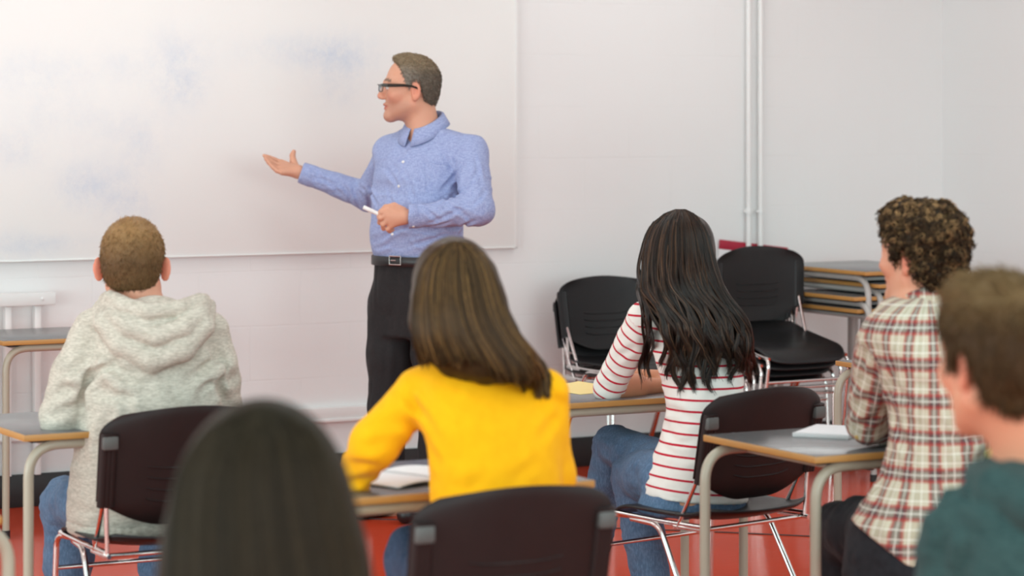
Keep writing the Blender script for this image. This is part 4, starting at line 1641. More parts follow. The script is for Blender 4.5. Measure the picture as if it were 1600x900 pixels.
# hood lying on the back: two soft rolls around a hollow
def roll(pts, rad, k=.012):
    S.chain([T(*p) for p in pts], rad, k)
S.ell(T(241, 512, -.045), np.array([.120, .085, .085]), RT, .02)
roll([(158, 480, .03), (164, 505, -.065), (192, 540, -.105), (238, 562, -.118), (286, 546, -.112), (318, 510, -.075), (326, 478, .02)], [.022, .030, .033, .034, .033, .030, .022], .010)
roll([(166, 470, .02), (178, 492, -.075), (205, 513, -.115), (246, 526, -.128), (286, 512, -.115), (312, 490, -.075), (318, 470, .0)], [.022, .026, .028, .028, .027, .026, .022], .006)
roll([(168, 468, .08), (172, 466, -.02), (190, 476, -.085), (232, 488, -.115), (280, 482, -.095), (312, 470, -.03), (312, 472, .08)], [.020, .022, .024, .024, .024, .022, .020], .005)
S.disp(wrinkle(.0016, 12, 12, 22, 35, True))
hollow = Sdf().ell(T(222, 462, .04), np.array([.082, .085, .045]), HR)
S.sub(hollow.ops[0][1], T(222, 462, .04), .1, .012)
S.plane(np.array([0, 0, .432]), (0, 0, -1), .01)
V, F = S.mesh(.006)
def heather(lo, hi):
    def f(t, p):
        n = t.noise(t.mapping(p, (70, 70, 260)), 1.0, 3, .7)
        n2 = t.noise(t.mapping(p, (9, 9, 40)), 1.0, 3, .6)
        c = t.mix(t.ramp(n, [(.36, 0), (.64, 1)]), lo, hi)
        return t.mix(t.math('MULTIPLY', t.ramp(n2, [(.5, 0), (.7, 1)]), .35), c, tuple(x*.72 for x in lo))
    return f
M_hoodie = cloth('mottled_grey_fleece', heather(srgb(174, 167, 154), srgb(208, 201, 188)), .95, 400, .35)
hood = part_from(boy, 'hoodie', V, F, M_hoodie)
# hem band
S = Sdf()
px_loft(S, T, Z0, RT, [(210, 829, 0, .178, .145), (212, 806, 0, .181, .148)], 0, cap=.01)
S.disp(lambda P: .0012*np.sin(np.arctan2(P[:, 1]-Z0, P[:, 0]-T(212, 800)[0])*110))
V, F = S.mesh(.006)
part_from(boy, 'hem_band', V, F, M_hoodie, parent=hood)
# jeans and shoes
S = Sdf()
px_loft(S, T, Z0, RT, [(215, 832, .02, .165, .15), (225, 790, .02, .160, .135)], 0)
legs(S, bleg, .004)
S.disp(wrinkle(.005, 12, 12, 16, 41)); S.disp(wrinkle(.004, 28, 28, 34, 42, True))
S.plane(np.array([0, 0, .05]), (0, 0, -1))
V, F = S.mesh(.007)
part_from(boy, 'jeans', V, F, M_denim)
for hip, kn, an, r in bleg:
    S = Sdf(); a = an.copy(); a[2] = .085; foot_ops(S, a, FW, .27)
    V, F = S.mesh(.008); part_from(boy, 'shoe', V, F, M_shoe)
# cropped hair
line = [(-.12, -.085), (-.07, -.080), (-.045, -.060), (-.032, .0), (-.002, .012), (.006, -.012), (.020, -.010), (.030, .025), (.052, .045), (.075, .062), (.12, .07)]
S = hair_cap(hc, HR, 1.0, line, .008, noise=.001)
V, F = S.mesh(.0045)
def bcol(P):
    q = (P-hc)@HR.T
    t_ = np.clip((q[:, 2]+.01)/.09, 0, 1)[:, None]
    return np.array(srgb(120, 90, 60))*(1-t_)+np.array(srgb(180, 140, 94))*t_
def bdir(P, N):
    q = (P-hc)@HR.T
    a = np.stack([q[:, 0]*4, np.where(q[:, 2] > .08, .5, -.1)+q[:, 1]*2, np.where(q[:, 2] > .085, .2, -1.0)], -1)
    return a@HR
sv, sf, _ = short_hair(V, F, 7000, .013, bdir, .0012, .55, .3)
Va, Fa = join_vf((V, F), (sv, sf))
part_from(boy, 'hair', Va, Fa, M_hair, np.concatenate([bcol(V)*.8, np.clip(bcol(sv)*np.repeat(.65+.7*RNG.random(len(sv)//12), 12)[:, None], 0, 1)]))

# ------------------------------------------------------------------ student in the yellow sweater
Z0 = 5.80
T = mk(Z0)
yg = person_root(772, Z0, 'student with straight brown hair in a bright yellow sweater seen from behind')
RT = frame((-.45, .89, 0)); HR = frame((-.42, .89, -.18))
hc = T(706, 455, .10)
torso = [(776, 975, .02, .165, .125), (776, 880, .0, .156, .118), (775, 795, .0, .144, .108), (772, 720, .015, .148, .106), (768, 655, .035, .160, .106), (760, 605, .055, .162, .094), (746, 572, .07, .124, .080), (734, 548, .08, .075, .065)]
def yarms(S, e, k=.03):
    S.chain([T(655, 612, .05), T(586, 694, .04), T(540, 764, .16)], [.056+e, .048+e, .040+e], k)
    S.chain([T(852, 614, .06), T(862, 745, .10), T(800, 762, .34)], [.052+e, .046+e, .036+e], k)
S = Sdf()
head_ops(S, hc, HR, .97)
S.cone(hc+np.array([0, -.03, -.05])@HR, T(738, 570, .08), .050, .052, .03)
px_loft(S, T, Z0, RT, torso, -.012)
yarms(S, -.008)
for sx, w, el in ((-1, T(540, 764, .16), T(586, 694, .04)), (1, T(800, 762, .34), T(862, 745, .10))):
    d = nrm(w-el); w2 = w+d*.02
    side = nrm(np.cross(d, [0, 0, 1]))
    kn = [w2+d*.075+side*(.027-.018*i)+np.array([0, 0, -.005]) for i in range(4)]
    fg = [[k+d*.036+np.array([0, 0, -.002]), k+d*.06+np.array([0, 0, -.010]), k+d*.076+np.array([0, 0, -.016])] for k in kn]
    inner = side*(-.028) if sx < 0 else side*.028
    hand_ops(S, w2, kn, fg, [w2+d*.02+inner*.6, w2+d*.05+inner*1.3, w2+d*.07+inner*1.5, w2+d*.088+inner*1.5], rw=.022, rk=.011, rf=(.0085, .008, .0074, .006))
yleg = [(T(735, 965, .0), T(668, 850, .40), T(660, 1250, .38), (.076, .056, .042)), (T(815, 965, .02), T(770, 950, .44), T(775, 1250, .44), (.076, .056, .042))]
yleg[0] = (T(735, 950, .0), T(645, 868, .38), T(640, 1200, .36), (.080, .060, .044))
legs(S, yleg, -.008)
V, F = S.mesh(.005)
part_from(yg, 'body', V, F, M_skin, skin_colors(V, hc, HR, .97))
S = Sdf()
px_loft(S, T, Z0, RT, torso, .0, cap=.02)
yarms(S, .0)
YS = Sdf(); YS.ops = list(S.ops)
S.disp(wrinkle(.0040, 6, 6, 9, 51)); S.disp(wrinkle(.0012, 11, 11, 20, 52, True))
for cpt, dirv in ((T(556, 745, .12), np.array([.55, 0, .83])), (T(660, 660, .0), nrm(np.array([.7, 0, .7])))):
    S.disp(lambda P, c=cpt, a=dirv: .006*np.sin(((P-c)@a)*150+vnoise(P*9, 4)*2)*np.exp(-(np.linalg.norm(P-c, axis=1)/.065)**2))
creases(S, YS, T, Z0, [(655, 650, 640, 610), (640, 668, 590, 660, .8), (606, 690, 566, 700, .8), (590, 730, 546, 728), (576, 745, 530, 752), (668, 690, 690, 730, .6), (870, 650, 840, 690, .7), (880, 640, 860, 620), (700, 760, 760, 742, .5), (840, 720, 800, 750, .5), (690, 620, 740, 640, .4)], .012, .006)
S.plane(np.array([0, 0, .455]), (0, 0, -1), .01)
V, F = S.mesh(.006)
def knit(lo, hi):
    def f(t, p):
        n = t.noise(p, 40, 3)
        return t.mix(n, lo, hi)
    return f
M_yellow = cloth('yellow_knit', knit(srgb(238, 164, 4), srgb(250, 182, 12)), .9, 500, .25)
part_from(yg, 'sweater', V, F, M_yellow)
S = Sdf()
px_loft(S, T, Z0, RT, [(776, 985, .02, .160, .13), (776, 930, .02, .150, .12)], 0)
legs(S, yleg, .003)
S.disp(wrinkle(.004, 12, 12, 16, 61)); S.disp(wrinkle(.003, 28, 28, 34, 62, True))
S.plane(np.array([0, 0, .05]), (0, 0, -1))
V, F = S.mesh(.008)
part_from(yg, 'jeans', V, F, M_denim_dark)
for hip, kn, an, r in yleg:
    S = Sdf(); a = an.copy(); a[2] = .085; foot_ops(S, a, FW, .24)
    V, F = S.mesh(.009); part_from(yg, 'shoe', V, F, M_shoe)
# long brown hair falling over the right shoulder
S = Sdf()
S.ell(hc+np.array([0, -.012, .022])@HR, np.array([.0765+.012, .0965+.014, .088+.012]), HR, .02)
S.ell(T(712, 470, .06), np.array([.088, .085, .10]), HR, .04)
HL = [(424, 652, 772), (460, 648, 783), (500, 647, 796), (535, 650, 822), (562, 690, 846), (590, 765, 855)]
for y, l, r_ in HL[1:]:
    pass
BK = raycast(YS, 780, 590, Z0-.5, Z0+.3)
S.chain([T(712, 470, .02), T(720, 500, -.01), T(734, 522, -.03), T(775, 552, -.045), T(812, 578, -.055)], [.082, .086, .078, .046, .026], .05, flat=(RT[1], .55))
S.chain([T(672, 470, .03), T(668, 505, .02), T(668, 530, .01)], [.040, .036, .022], .03)
HB = Sdf(); HB.ops = list(S.ops)
S.disp(lambda P: .003+.002*vnoise(P*np.array([60, 60, 12]), 8))
V, F = S.mesh(.006)
UN = Sdf(); UN.ops = HB.ops+YS.ops
lv = [(377, 711, 719), (383, 693, 738), (395, 673, 755), (415, 657, 768), (440, 650, 777), (470, 646, 786), (500, 645, 797), (530, 646, 818), (556, 652, 842), (580, 660, 860), (612, 668, 866)]
P1, c1 = long_hair(UN, lv, 2600, Z0-.4, Z0+.12, K=26, clump=70, wave=0, jit=2, off=(.001, .008), endjit=8, seed=3, ends=([0, .22, .45, .7, .9, 1], [556, 552, 560, 594, 612, 604]))
lv2 = [(380, 700, 712), (395, 676, 700), (440, 652, 690), (500, 646, 690), (540, 648, 700), (562, 652, 722)]
P2, c2 = long_hair(UN, lv2, 700, Z0-.4, Z0+.12, K=22, clump=30, wave=0, jit=2, off=(.001, .007), endjit=9, seed=4)
PP = np.concatenate([P1, np.stack([np.stack([np.interp(np.linspace(0, 21, 26), np.arange(22), P2[i, :, j]) for j in range(3)], -1) for i in range(len(P2))])])
YB = np.array(srgb(78, 56, 34))
vs, fs, cs = hair_mesh(PP, np.concatenate([c1, c2+80]), np.concatenate([np.full(20, .0017), np.linspace(.0017, .0005, 6)]), YB, .3, .25, alt=np.array(srgb(136, 100, 58)), altp=.18)
Va, Fa = join_vf((V, F), (vs, fs))
part_from(yg, 'hair', Va, Fa, M_hair_gloss, np.concatenate([np.tile(YB*.7, (len(V), 1)), cs]))

# ------------------------------------------------------------------ dark haired student nearest to the camera
Z0 = 3.5
T = mk(Z0)
dg = person_root(410, Z0, 'student with long dark hair close to the camera, only the back of the head showing')
RT = frame(FW); HR = frame((-.40, .90, -.12))
hc = T(408, 778, .02)
S = Sdf()
head_ops(S, hc, HR, .97)
tor = [(425, 1530, .0, .16, .125), (425, 1300, .0, .15, .115), (425, 1120, .0, .16, .110), (420, 1010, .02, .160, .10), (415, 965, .03, .12, .08), (412, 930, .04, .07, .06)]
S.cone(hc+np.array([0, -.03, -.05])@HR, T(412, 985, .02), .050, .052, .03)
px_loft(S, T, Z0, RT, tor, -.01)
def darms(S, e):
    S.chain([T(285, 1010, .03), T(230, 1270, .08), T(300, 1250, .34)], [.052+e, .045+e, .036+e], .03)
    S.chain([T(545, 1010, .03), T(600, 1270, .08), T(540, 1250, .34)], [.052+e, .045+e, .036+e], .03)
darms(S, -.008)
dleg = [(T(360, 1490, .0), T(330, 1470, .42), T(330, 1980, .42), (.076, .056, .042)), (T(490, 1490, .0), T(480, 1470, .42), T(480, 1980, .42), (.076, .056, .042))]
legs(S, dleg, -.006)
V, F = S.mesh(.007)
part_from(dg, 'body', V, F, M_skin, skin_colors(V, hc, HR, .97))
S = Sdf(); px_loft(S, T, Z0, RT, tor, .002); darms(S, .0); S.disp(wrinkle(.004, 9, 9, 14, 71))
DS = Sdf(); DS.ops = list(S.ops)
V, F = S.mesh(.009)
part_from(dg, 'top', V, F, cloth('charcoal_jersey', knit((.03, .03, .032), (.045, .045, .047))))
S = Sdf(); legs(S, dleg, .003); S.plane(np.array([0, 0, .05]), (0, 0, -1))
V, F = S.mesh(.010)
part_from(dg, 'jeans', V, F, M_denim_dark)
S = Sdf()
S.ell(hc+np.array([0, -.012, .024])@HR, np.array([.0765+.016, .0965+.016, .088+.016]), HR, .02)
S.chain([T(408, 790, .0), T(410, 850, -.01), T(416, 930, -.01), T(420, 1010, -.03)], [.104, .115, .125, .130], .05, flat=(HR[1], .8))
HB = Sdf(); HB.ops = list(S.ops)
V, F = S.mesh(.006)
lv = [(634, 402, 416), (645, 362, 452), (662, 330, 482), (690, 300, 508), (720, 283, 522), (760, 270, 535), (820, 262, 550), (880, 258, 566), (960, 255, 578), (1030, 262, 575)]
P1, c1 = long_hair(HB, lv, 2400, Z0-.35, Z0+.02, K=24, clump=60, wave=0, jit=3, off=(.001, .007), endjit=20, seed=7)
DB = np.array(srgb(50, 40, 27))
vs, fs, cs = hair_mesh(P1, c1, np.concatenate([np.full(20, .0013), np.linspace(.0013, .0005, 4)]), DB, .3, .2)
Va, Fa = join_vf((V, F), (vs, fs))
part_from(dg, 'hair', Va, Fa, M_hair, np.concatenate([np.tile(DB*.8, (len(V), 1)), cs]))
# ------------------------------------------------------------------ student in the striped top
Z0 = 7.62
T = mk(Z0)
sg = person_root(1090, Z0, 'student with long wavy dark hair in a white top with red stripes')
RT = frame((-.62, .78, 0)); HR = frame((-.62, .76, -.12))
hc = T(1060, 397, .10)
torso = [(1085, 792, -.06, .165, .125), (1090, 752, -.05, .160, .122), (1093, 715, -.04, .146, .115), (1098, 680, -.03, .124, .102), (1102, 640, -.02, .112, .095), (1100, 600, 0, .120, .096), (1094, 560, .02, .138, .100), (1088, 520, .05, .145, .095), (1080, 492, .07, .118, .080), (1074, 470, .08, .075, .062)]
LSH, LEL, LWR = T(1008, 498, .08), T(951, 604, .20), T(1034, 604, .36)
RSH, REL, RWR = T(1136, 508, .10), T(1112, 600, .38), T(1022, 590, .40)
S = Sdf()
head_ops(S, hc, HR, .97)
S.cone(hc+np.array([0, -.03, -.05])@HR, T(1076, 490, .08), .049, .052, .03)
px_loft(S, T, Z0, RT, torso, -.010)
S.chain([LSH, LEL, LWR], [.044, .036, .024], .02)
S.cone(LEL, (LEL+LWR)/2, .035, .036, .02)
S.chain([RSH, REL, RWR], [.044, .036, .024], .02)
for sx, w, d in ((-1, LWR, nrm(LWR-LEL)), (1, RWR, nrm(RWR-REL))):
    w2 = w+d*.015
    side = nrm(np.cross(d, [0, 0, 1]))
    kn = [w2+d*.072+side*(.026-.0175*i)+np.array([0, 0, .0]) for i in range(4)]
    fg = [[k+d*.036+np.array([0, 0, -.006]), k+d*.052+np.array([0, 0, -.022]), k+d*.050+np.array([0, 0, -.036])] for k in kn]
    inner = side*(-.026)*(1 if sx < 0 else -1)
    hand_ops(S, w2, kn, fg, [w2+d*.02+inner*.6, w2+d*.05+inner*1.2+np.array([0, 0, .01]), w2+d*.07+inner*1.3+np.array([0, 0, .01]), w2+d*.085+inner*1.2], rw=.021, rk=.0105, rf=(.0082, .0076, .007, .006))
sleg = [(T(1072, 745, .02), T(958, 696, .40), T(936, 830, .46), (.070, .058, .042)), (T(1040, 748, -.05), T(990, 742, .20), T(1030, 985, .14), (.076, .062, .044))]
legs(S, sleg, -.016, .012)
V, F = S.mesh(.0042)
part_from(sg, 'body', V, F, M_skin, skin_colors(V, hc, HR, .97, base=np.array(srgb(206, 146, 112))))
# top
S = Sdf()
px_loft(S, T, Z0, RT, torso, .0, cap=.012)
S.chain([LSH, LEL], [.055, .0435], .03)
S.cone(LEL, LEL+(LWR-LEL)*.16, .0415, .040, .02)
S.chain([RSH, REL], [.050, .0425], .03)
S.cone(REL, REL+(RWR-REL)*.16, .0415, .040, .02)
SS = Sdf(); SS.ops = list(S.ops)
S.disp(wrinkle(.0028, 9, 9, 18, 81)); S.disp(wrinkle(.002, 20, 20, 40, 82, True))
creases(S, SS, T, Z0, [(1022, 560, 1040, 600, .8), (1034, 640, 1080, 660), (1040, 660, 1090, 690, .8), (1016, 590, 1036, 630, .6), (1030, 690, 1080, 720, .7), (992, 540, 960, 560, .6), (950, 585, 975, 600, .8), (1005, 520, 1016, 560, .8)], .010, .005)
S.plane(T(1088, 778, -.05), nrm(np.array([-.10, -.02, -1.0])), .006)
V, F = S.mesh(.0045)
# stripe coordinate: up the torso, along each sleeve
def seg_t(P, a, b):
    d = b-a; L = np.linalg.norm(d); u = d/L
    t = (P-a)@u
    r = np.linalg.norm((P-a)-np.clip(t, -.02, L+.05)[:, None]*u, axis=1)
    return t, r
zc = V[:, 2]+.10*(V[:, 0]-T(1095, 600)[0])*np.clip((.72-V[:, 2])/.25, 0, 1)+.03*(V[:, 0]-T(1095, 600)[0])
tl, rl = seg_t(V, LSH, LEL); tr2, rr = seg_t(V, RSH, REL)
st = zc.copy()
seamL = (rl < .064) & (tl > .005) & ((V-T(1022, 520, .06))@nrm(np.array([-1.0, 0, -.10])) > 0)
seamR = (rr < .064) & (tr2 > .005) & ((V-T(1140, 520, .06))@nrm(np.array([1.0, 0, -.10])) > 0)
st[seamL] = -tl[seamL]+.2; st[seamR] = -tr2[seamR]+.2
def stripes(t, p):
    s = t.attr('stripe')
    f = t.math('FRACT', t.math('DIVIDE', t.math('ADD', s, 10.0), .0315))
    m = t.math('LESS_THAN', f, .19)
    c = t.mix(t.noise(p, 30, 3), srgb(228, 222, 214), srgb(240, 236, 230))
    return t.mix(m, c, srgb(190, 28, 52))
M_stripe = cloth('white_jersey_red_stripes', stripes, .9, 600, .12)
part_from(sg, 'top', V, F, M_stripe, attrs={'stripe': st})
# jeans
S = Sdf()
px_loft(S, T, Z0, RT, [(1078, 800, -.05, .170, .135), (1084, 758, -.05, .152, .114), (1090, 730, -.04, .130, .100)], 0, k=.012)
legs(S, sleg, .004, .010)
S.disp(wrinkle(.003, 12, 12, 14, 91)); S.disp(wrinkle(.003, 26, 26, 40, 92, True))
kc = T(968, 735, .28)
S.disp(lambda P: .004*np.sin((P[:, 2]*120+P[:, 0]*60)+vnoise(P*12, 3)*2)*np.exp(-(np.linalg.norm(P-kc, axis=1)/.08)**2))
V, F = S.mesh(.006)
part_from(sg, 'jeans', V, F, M_denim)
for (hip, kn, an, r), fw in zip(sleg, ((-.5, .8, 0), (-.5, .8, 0))):
    S = Sdf()
    d = nrm(an-kn)
    if an[2] > .2:
        S.cone(an+d*.03, an+d*.06+np.array([-.06, .10, -.02]), .04, .034, .03); S.cone(an, an+d*.05, .043, .042, .02)
    else:
        a = an.copy(); a[2] = .085; foot_ops(S, a, fw, .24)
    V, F = S.mesh(.007); part_from(sg, 'shoe', V, F, M_shoe)
# long wavy hair
S = Sdf()
S.ell(hc+np.array([0, -.012, .024])@HR, np.array([.0765+.014, .0965+.016, .088+.015]), HR, .02)
S.chain([T(1060, 420, .06), T(1066, 455, .03), T(1085, 498, -.03), T(1104, 522, -.06)], [.105, .108, .106, .070], .05, flat=(RT[1], .55))
S.chain([T(1120, 480, .0), T(1140, 515, -.03), T(1143, 540, -.05)], [.05, .055, .040], .04, flat=(RT[1], .6))
HB = Sdf(); HB.ops = list(S.ops)
S.disp(lambda P: .005+.003*vnoise(P*np.array([45, 45, 14]), 8))
V, F = S.mesh(.006)
UN = Sdf(); UN.ops = HB.ops+SS.ops
lv = [(327, 1056, 1070), (334, 1036, 1086), (348, 1018, 1100), (370, 1006, 1110), (400, 999, 1117), (430, 995, 1124), (455, 996, 1136), (480, 1012, 1156), (505, 1028, 1170), (535, 1034, 1179), (565, 1034, 1182), (592, 1038, 1180)]
P1, c1 = long_hair(UN, lv, 2400, Z0-.5, Z0+.10, K=34, clump=34, wave=6.5, wl=78, jit=1.8, off=(.003, .012), endjit=15, seed=11, ends=([0, .15, .3, .6, 1], [560, 590, 588, 578, 586]))
lv2 = [(420, 998, 1008), (455, 992, 1010), (480, 1000, 1018), (510, 1004, 1020), (550, 1004, 1020), (585, 998, 1014)]
P2, c2 = long_hair(UN, lv2, 90, Z0-.5, Z0+.12, K=30, clump=5, wave=3.0, wl=70, jit=1.2, off=(.002, .006), endjit=22, seed=12)
SB_ = np.array(srgb(46, 36, 30))
P2 = np.stack([np.stack([np.interp(np.linspace(0, 29, 34), np.arange(30), P2[i, :, j]) for j in range(3)], -1) for i in range(len(P2))])
PP = np.concatenate([P1, P2])
vs, fs, cs = hair_mesh(PP, np.concatenate([c1, c2+50]), np.concatenate([np.full(26, .0015), np.linspace(.0015, .0005, 8)]), SB_, .35, .3, alt=np.array(srgb(92, 66, 48)), altp=.2)
Va, Fa = join_vf((V, F), (vs, fs))
part_from(sg, 'hair', Va, Fa, hair_material('dark_glossy_hair', .36, .34), np.concatenate([np.tile(SB_*.7, (len(V), 1)), cs]))

# ------------------------------------------------------------------ student in the plaid shirt
Z0 = 6.45
T = mk(Z0)
pg = person_root(1440, Z0, 'student with curly brown hair in a red and cream plaid shirt at a desk')
RT = frame((-.56, .83, 0)); HR = frame((-.72, .69, -.02))
hc = T(1437, 394, .06)
torso = [(1424, 880, -.02, .176, .145), (1432, 820, -.02, .170, .142), (1462, 745, -.01, .128, .116), (1472, 670, .0, .122, .112), (1466, 590, .02, .140, .112), (1453, 525, .03, .166, .106), (1446, 485, .04, .140, .088), (1443, 462, .05, .085, .068)]
LSH, LEL, LWR = T(1378, 528, .03), T(1354, 662, .20), T(1440, 672, .40)
RSH, REL, RWR = T(1528, 520, .08), T(1540, 650, .22), T(1470, 668, .44)
S = Sdf()
head_ops(S, hc, HR, 1.0)
S.cone(hc+np.array([0, -.028, -.05])@HR, T(1442, 490, .045), .055, .060, .03)
px_loft(S, T, Z0, RT, torso, -.014)
S.chain([LSH, LEL, LWR], [.050, .040, .028], .02)
S.cone(LEL, (LEL+LWR)/2, .038, .037, .02)
S.chain([RSH, REL, RWR], [.050, .040, .028], .02)
for sx, w, d in ((-1, LWR, nrm(LWR-LEL)), (1, RWR, nrm(RWR-REL))):
    w2 = w+d*.015
    side = nrm(np.cross(d, [0, 0, 1]))
    kn = [w2+d*.082+side*(.030-.020*i) for i in range(4)]
    fg = [[k+d*.040+np.array([0, 0, -.004]), k+d*.064+np.array([0, 0, -.014]), k+d*.080+np.array([0, 0, -.020])] for k in kn]
    inner = side*(-.030)*(1 if sx < 0 else -1)
    hand_ops(S, w2, kn, fg, [w2+d*.02+inner*.6, w2+d*.05+inner*1.3, w2+d*.075+inner*1.5, w2+d*.095+inner*1.5])
pleg = [(T(1390, 836, .0), T(1310, 828, .34), T(1318, 1130, .34), (.084, .062, .046)), (T(1470, 842, .02), T(1440, 838, .44), T(1445, 1120, .40), (.084, .062, .046))]
legs(S, pleg, -.008)
V, F = S.mesh(.0042)
part_from(pg, 'body', V, F, M_skin, skin_colors(V, hc, HR, base=np.array(srgb(212, 152, 124)), red=.8))
S = Sdf()
px_loft(S, T, Z0, RT, torso, .004, cap=.02)
S.cone(LSH, (LSH+LEL)/2, .061, .059, .03)
S.cone((LSH+LEL)/2, LEL, .059, .052, .012)
S.cone(LEL, LEL+(LWR-LEL)*.30, .051, .046, .012)
S.chain([RSH, (RSH+REL)/2, REL], [.060, .058, .050], .03)
S.cone(REL, REL+(RWR-REL)*.30, .049, .045, .02)
PS = Sdf(); PS.ops = list(S.ops)
S.disp(wrinkle(.005, 8, 8, 14, 101)); S.disp(wrinkle(.004, 18, 18, 30, 102, True))
S.disp(lambda P, c=T(1345, 655, .2), a=nrm(np.array([.3, 0, 1.0])): .003*np.sin(((P-c)@a)*140+vnoise(P*10, 4)*2.4)*np.exp(-(np.linalg.norm(P-c, axis=1)/.07)**2))
creases(S, PS, T, Z0, [(1396, 560, 1386, 640, 1.4), (1400, 600, 1440, 640), (1396, 640, 1430, 720), (1392, 700, 1370, 800, .8), (1420, 760, 1400, 850, .8), (1380, 540, 1340, 580, .5), (1376, 580, 1326, 610, .5), (1370, 610, 1318, 640, .6), (1380, 640, 1326, 664, .7), (1450, 540, 1490, 620, .7), (1460, 640, 1500, 700, .8), (1440, 700, 1500, 760, .7), (1400, 500, 1440, 540, .6), (1360, 520, 1346, 600, .8)], .011, .008)
ncz = T(1443, 470, .05)
S.ops.append(('c', (lambda P: np.where(P[:, 2] > ncz[2]-.06, .058-np.linalg.norm((P-ncz)[:, :2], axis=1), -1.0)), None, None, .006))
S.plane(T(1378, 848, 0), nrm(np.array([-.75, 0, -1.0])), .006)
V, F = S.mesh(.0052)
# weave coordinates: u round the body or sleeve, v along it
q = (V-T(1450, 600, .0))@RT.T
ang = np.arctan2(q[:, 0], -q[:, 1]*1.25)
pu = ang*.165; pv = q[:, 2]+.06*np.abs(ang)*.0
tl, rl = seg_t(V, LSH, LEL); tr2, rr = seg_t(V, RSH, REL)
def sleeve_uv(P, a, b, c0):
    d = nrm(b-a); t = (P-a)@d
    e1 = nrm(np.cross(d, [0, 1, 0])); e2 = np.cross(d, e1)
    v = P-a-t[:, None]*d
    return np.arctan2(v@e1, v@e2)*.058, t
mL = (rl < .075) & (tl > .0) & ((V-T(1398, 540, .03))@nrm(np.array([-1.0, 0, -.10])) > 0)
mR = (rr < .075) & (tr2 > .0) & ((V-T(1510, 540, .03))@nrm(np.array([1.0, 0, -.10])) > 0)
for mm_, a, b in ((mL, LSH, LEL), (mR, RSH, REL)):
    su, sv_ = sleeve_uv(V[mm_], a, b, 0)
    pu[mm_] = su; pv[mm_] = sv_
yoke = (~mL) & (~mR) & (V[:, 2] > T(1450, 525)[2])
def plaid(t, p):
    u, v = t.attr('pu'), t.attr('pv')
    base = srgb(196, 185, 163)
    def bands(x, period, items):
        f = t.math('MULTIPLY', t.math('FRACT', t.math('DIVIDE', t.math('ADD', x, 10.0), period)), period)
        outs = []
        for c0, w in items:
            d = t.math('ABSOLUTE', t.math('SUBTRACT', f, c0))
            outs.append(t.math('SUBTRACT', 1.0, t.ramp(t.math('DIVIDE', d, w), [(.40, 0.0), (.56, 1.0)])))
        return outs
    per = .086
    items_red = [(.011, .0095), (.037, .0095)]; items_dark = [(.024, .024)]; items_white = [(.024, .0032), (.052, .0036), (.074, .0036)]
    tanb = [(.062, .030)]
    c = base
    for x, o in ((u, .0), (v, .03)):
        xx = t.math('ADD', x, o)
        tn, = bands(xx, per, tanb)
        c = t.mix(t.math('MULTIPLY', tn, .30), c, srgb(160, 150, 128))
    for x, o in ((u, .0), (v, .03)):
        xx = t.math('ADD', x, o)
        for r_ in bands(xx, per, items_red):
            c = t.mix(t.math('MULTIPLY', r_, .70), c, srgb(158, 44, 42))
        for d_ in bands(xx, per, items_dark):
            c = t.mix(t.math('MULTIPLY', d_, .56), c, srgb(52, 36, 52))
    for x, o in ((u, .0), (v, .03)):
        xx = t.math('ADD', x, o)
        for w_ in bands(xx, per, items_white):
            c = t.mix(t.math('MULTIPLY', w_, .55), c, srgb(236, 230, 218))
    return c
M_plaid = cloth('red_cream_plaid_cotton', plaid, .9, 700, .15)
shirt = part_from(pg, 'shirt', V, F, M_plaid, attrs={'pu': pu, 'pv': pv})
# rolled cuff with button, collar
for el, wr in ((LEL, LWR), (REL, RWR)):
    d = nrm(wr-el); a = el+(wr-el)*.22; b = el+(wr-el)*.36
    S = Sdf().cone(a, b, .0500, .0470, .01)
    S.plane(b, d); S.plane(a, -d)
    S.disp(wrinkle(.003, 30, 30, 40, 104))
    Vc, Fc = S.mesh(.004)
    su, sv_ = sleeve_uv(Vc, el, wr, 0)
    part_from(pg, 'cuff', Vc, Fc, M_plaid, attrs={'pu': su+.03, 'pv': sv_}, parent=shirt)
disc_on(pg, Sdf().cone(LEL, LWR, .05, .045), 1339, 683, Z0-.3, Z0+.4, .0058, .003, 'button', simple_mat('horn_button', srgb(196, 156, 84), .35), shirt)['label'] = 'tan button'
Vc, Fc = collar_shell(np.array([ncz[0], ncz[1]-.002, 0]), RT[1], .062, .084, T(1443, 447, .05)[2], T(1443, 487, .05)[2], .044, .5, .30)
qc = (Vc-ncz)@RT.T
part_from(pg, 'collar', Vc, Fc, M_plaid, attrs={'pu': np.arctan2(qc[:, 0], -qc[:, 1])*.08, 'pv': qc[:, 2]*1.0+.02}, parent=shirt)
S = Sdf()
px_loft(S, T, Z0, RT, [(1426, 905, -.02, .176, .149), (1430, 850, -.02, .172, .146), (1438, 800, -.015, .160, .136)], 0)
legs(S, pleg, .004)
S.disp(wrinkle(.004, 12, 12, 14, 111)); S.disp(wrinkle(.003, 26, 26, 40, 112, True))
S.plane(np.array([0, 0, .05]), (0, 0, -1))
V, F = S.mesh(.007)
part_from(pg, 'jeans', V, F, M_black_denim)
for hip, kn, an, r in pleg:
    S = Sdf(); a = an.copy(); a[2] = .085; foot_ops(S, a, FW, .27)
    V, F = S.mesh(.009); part_from(pg, 'shoe', V, F, M_shoe)
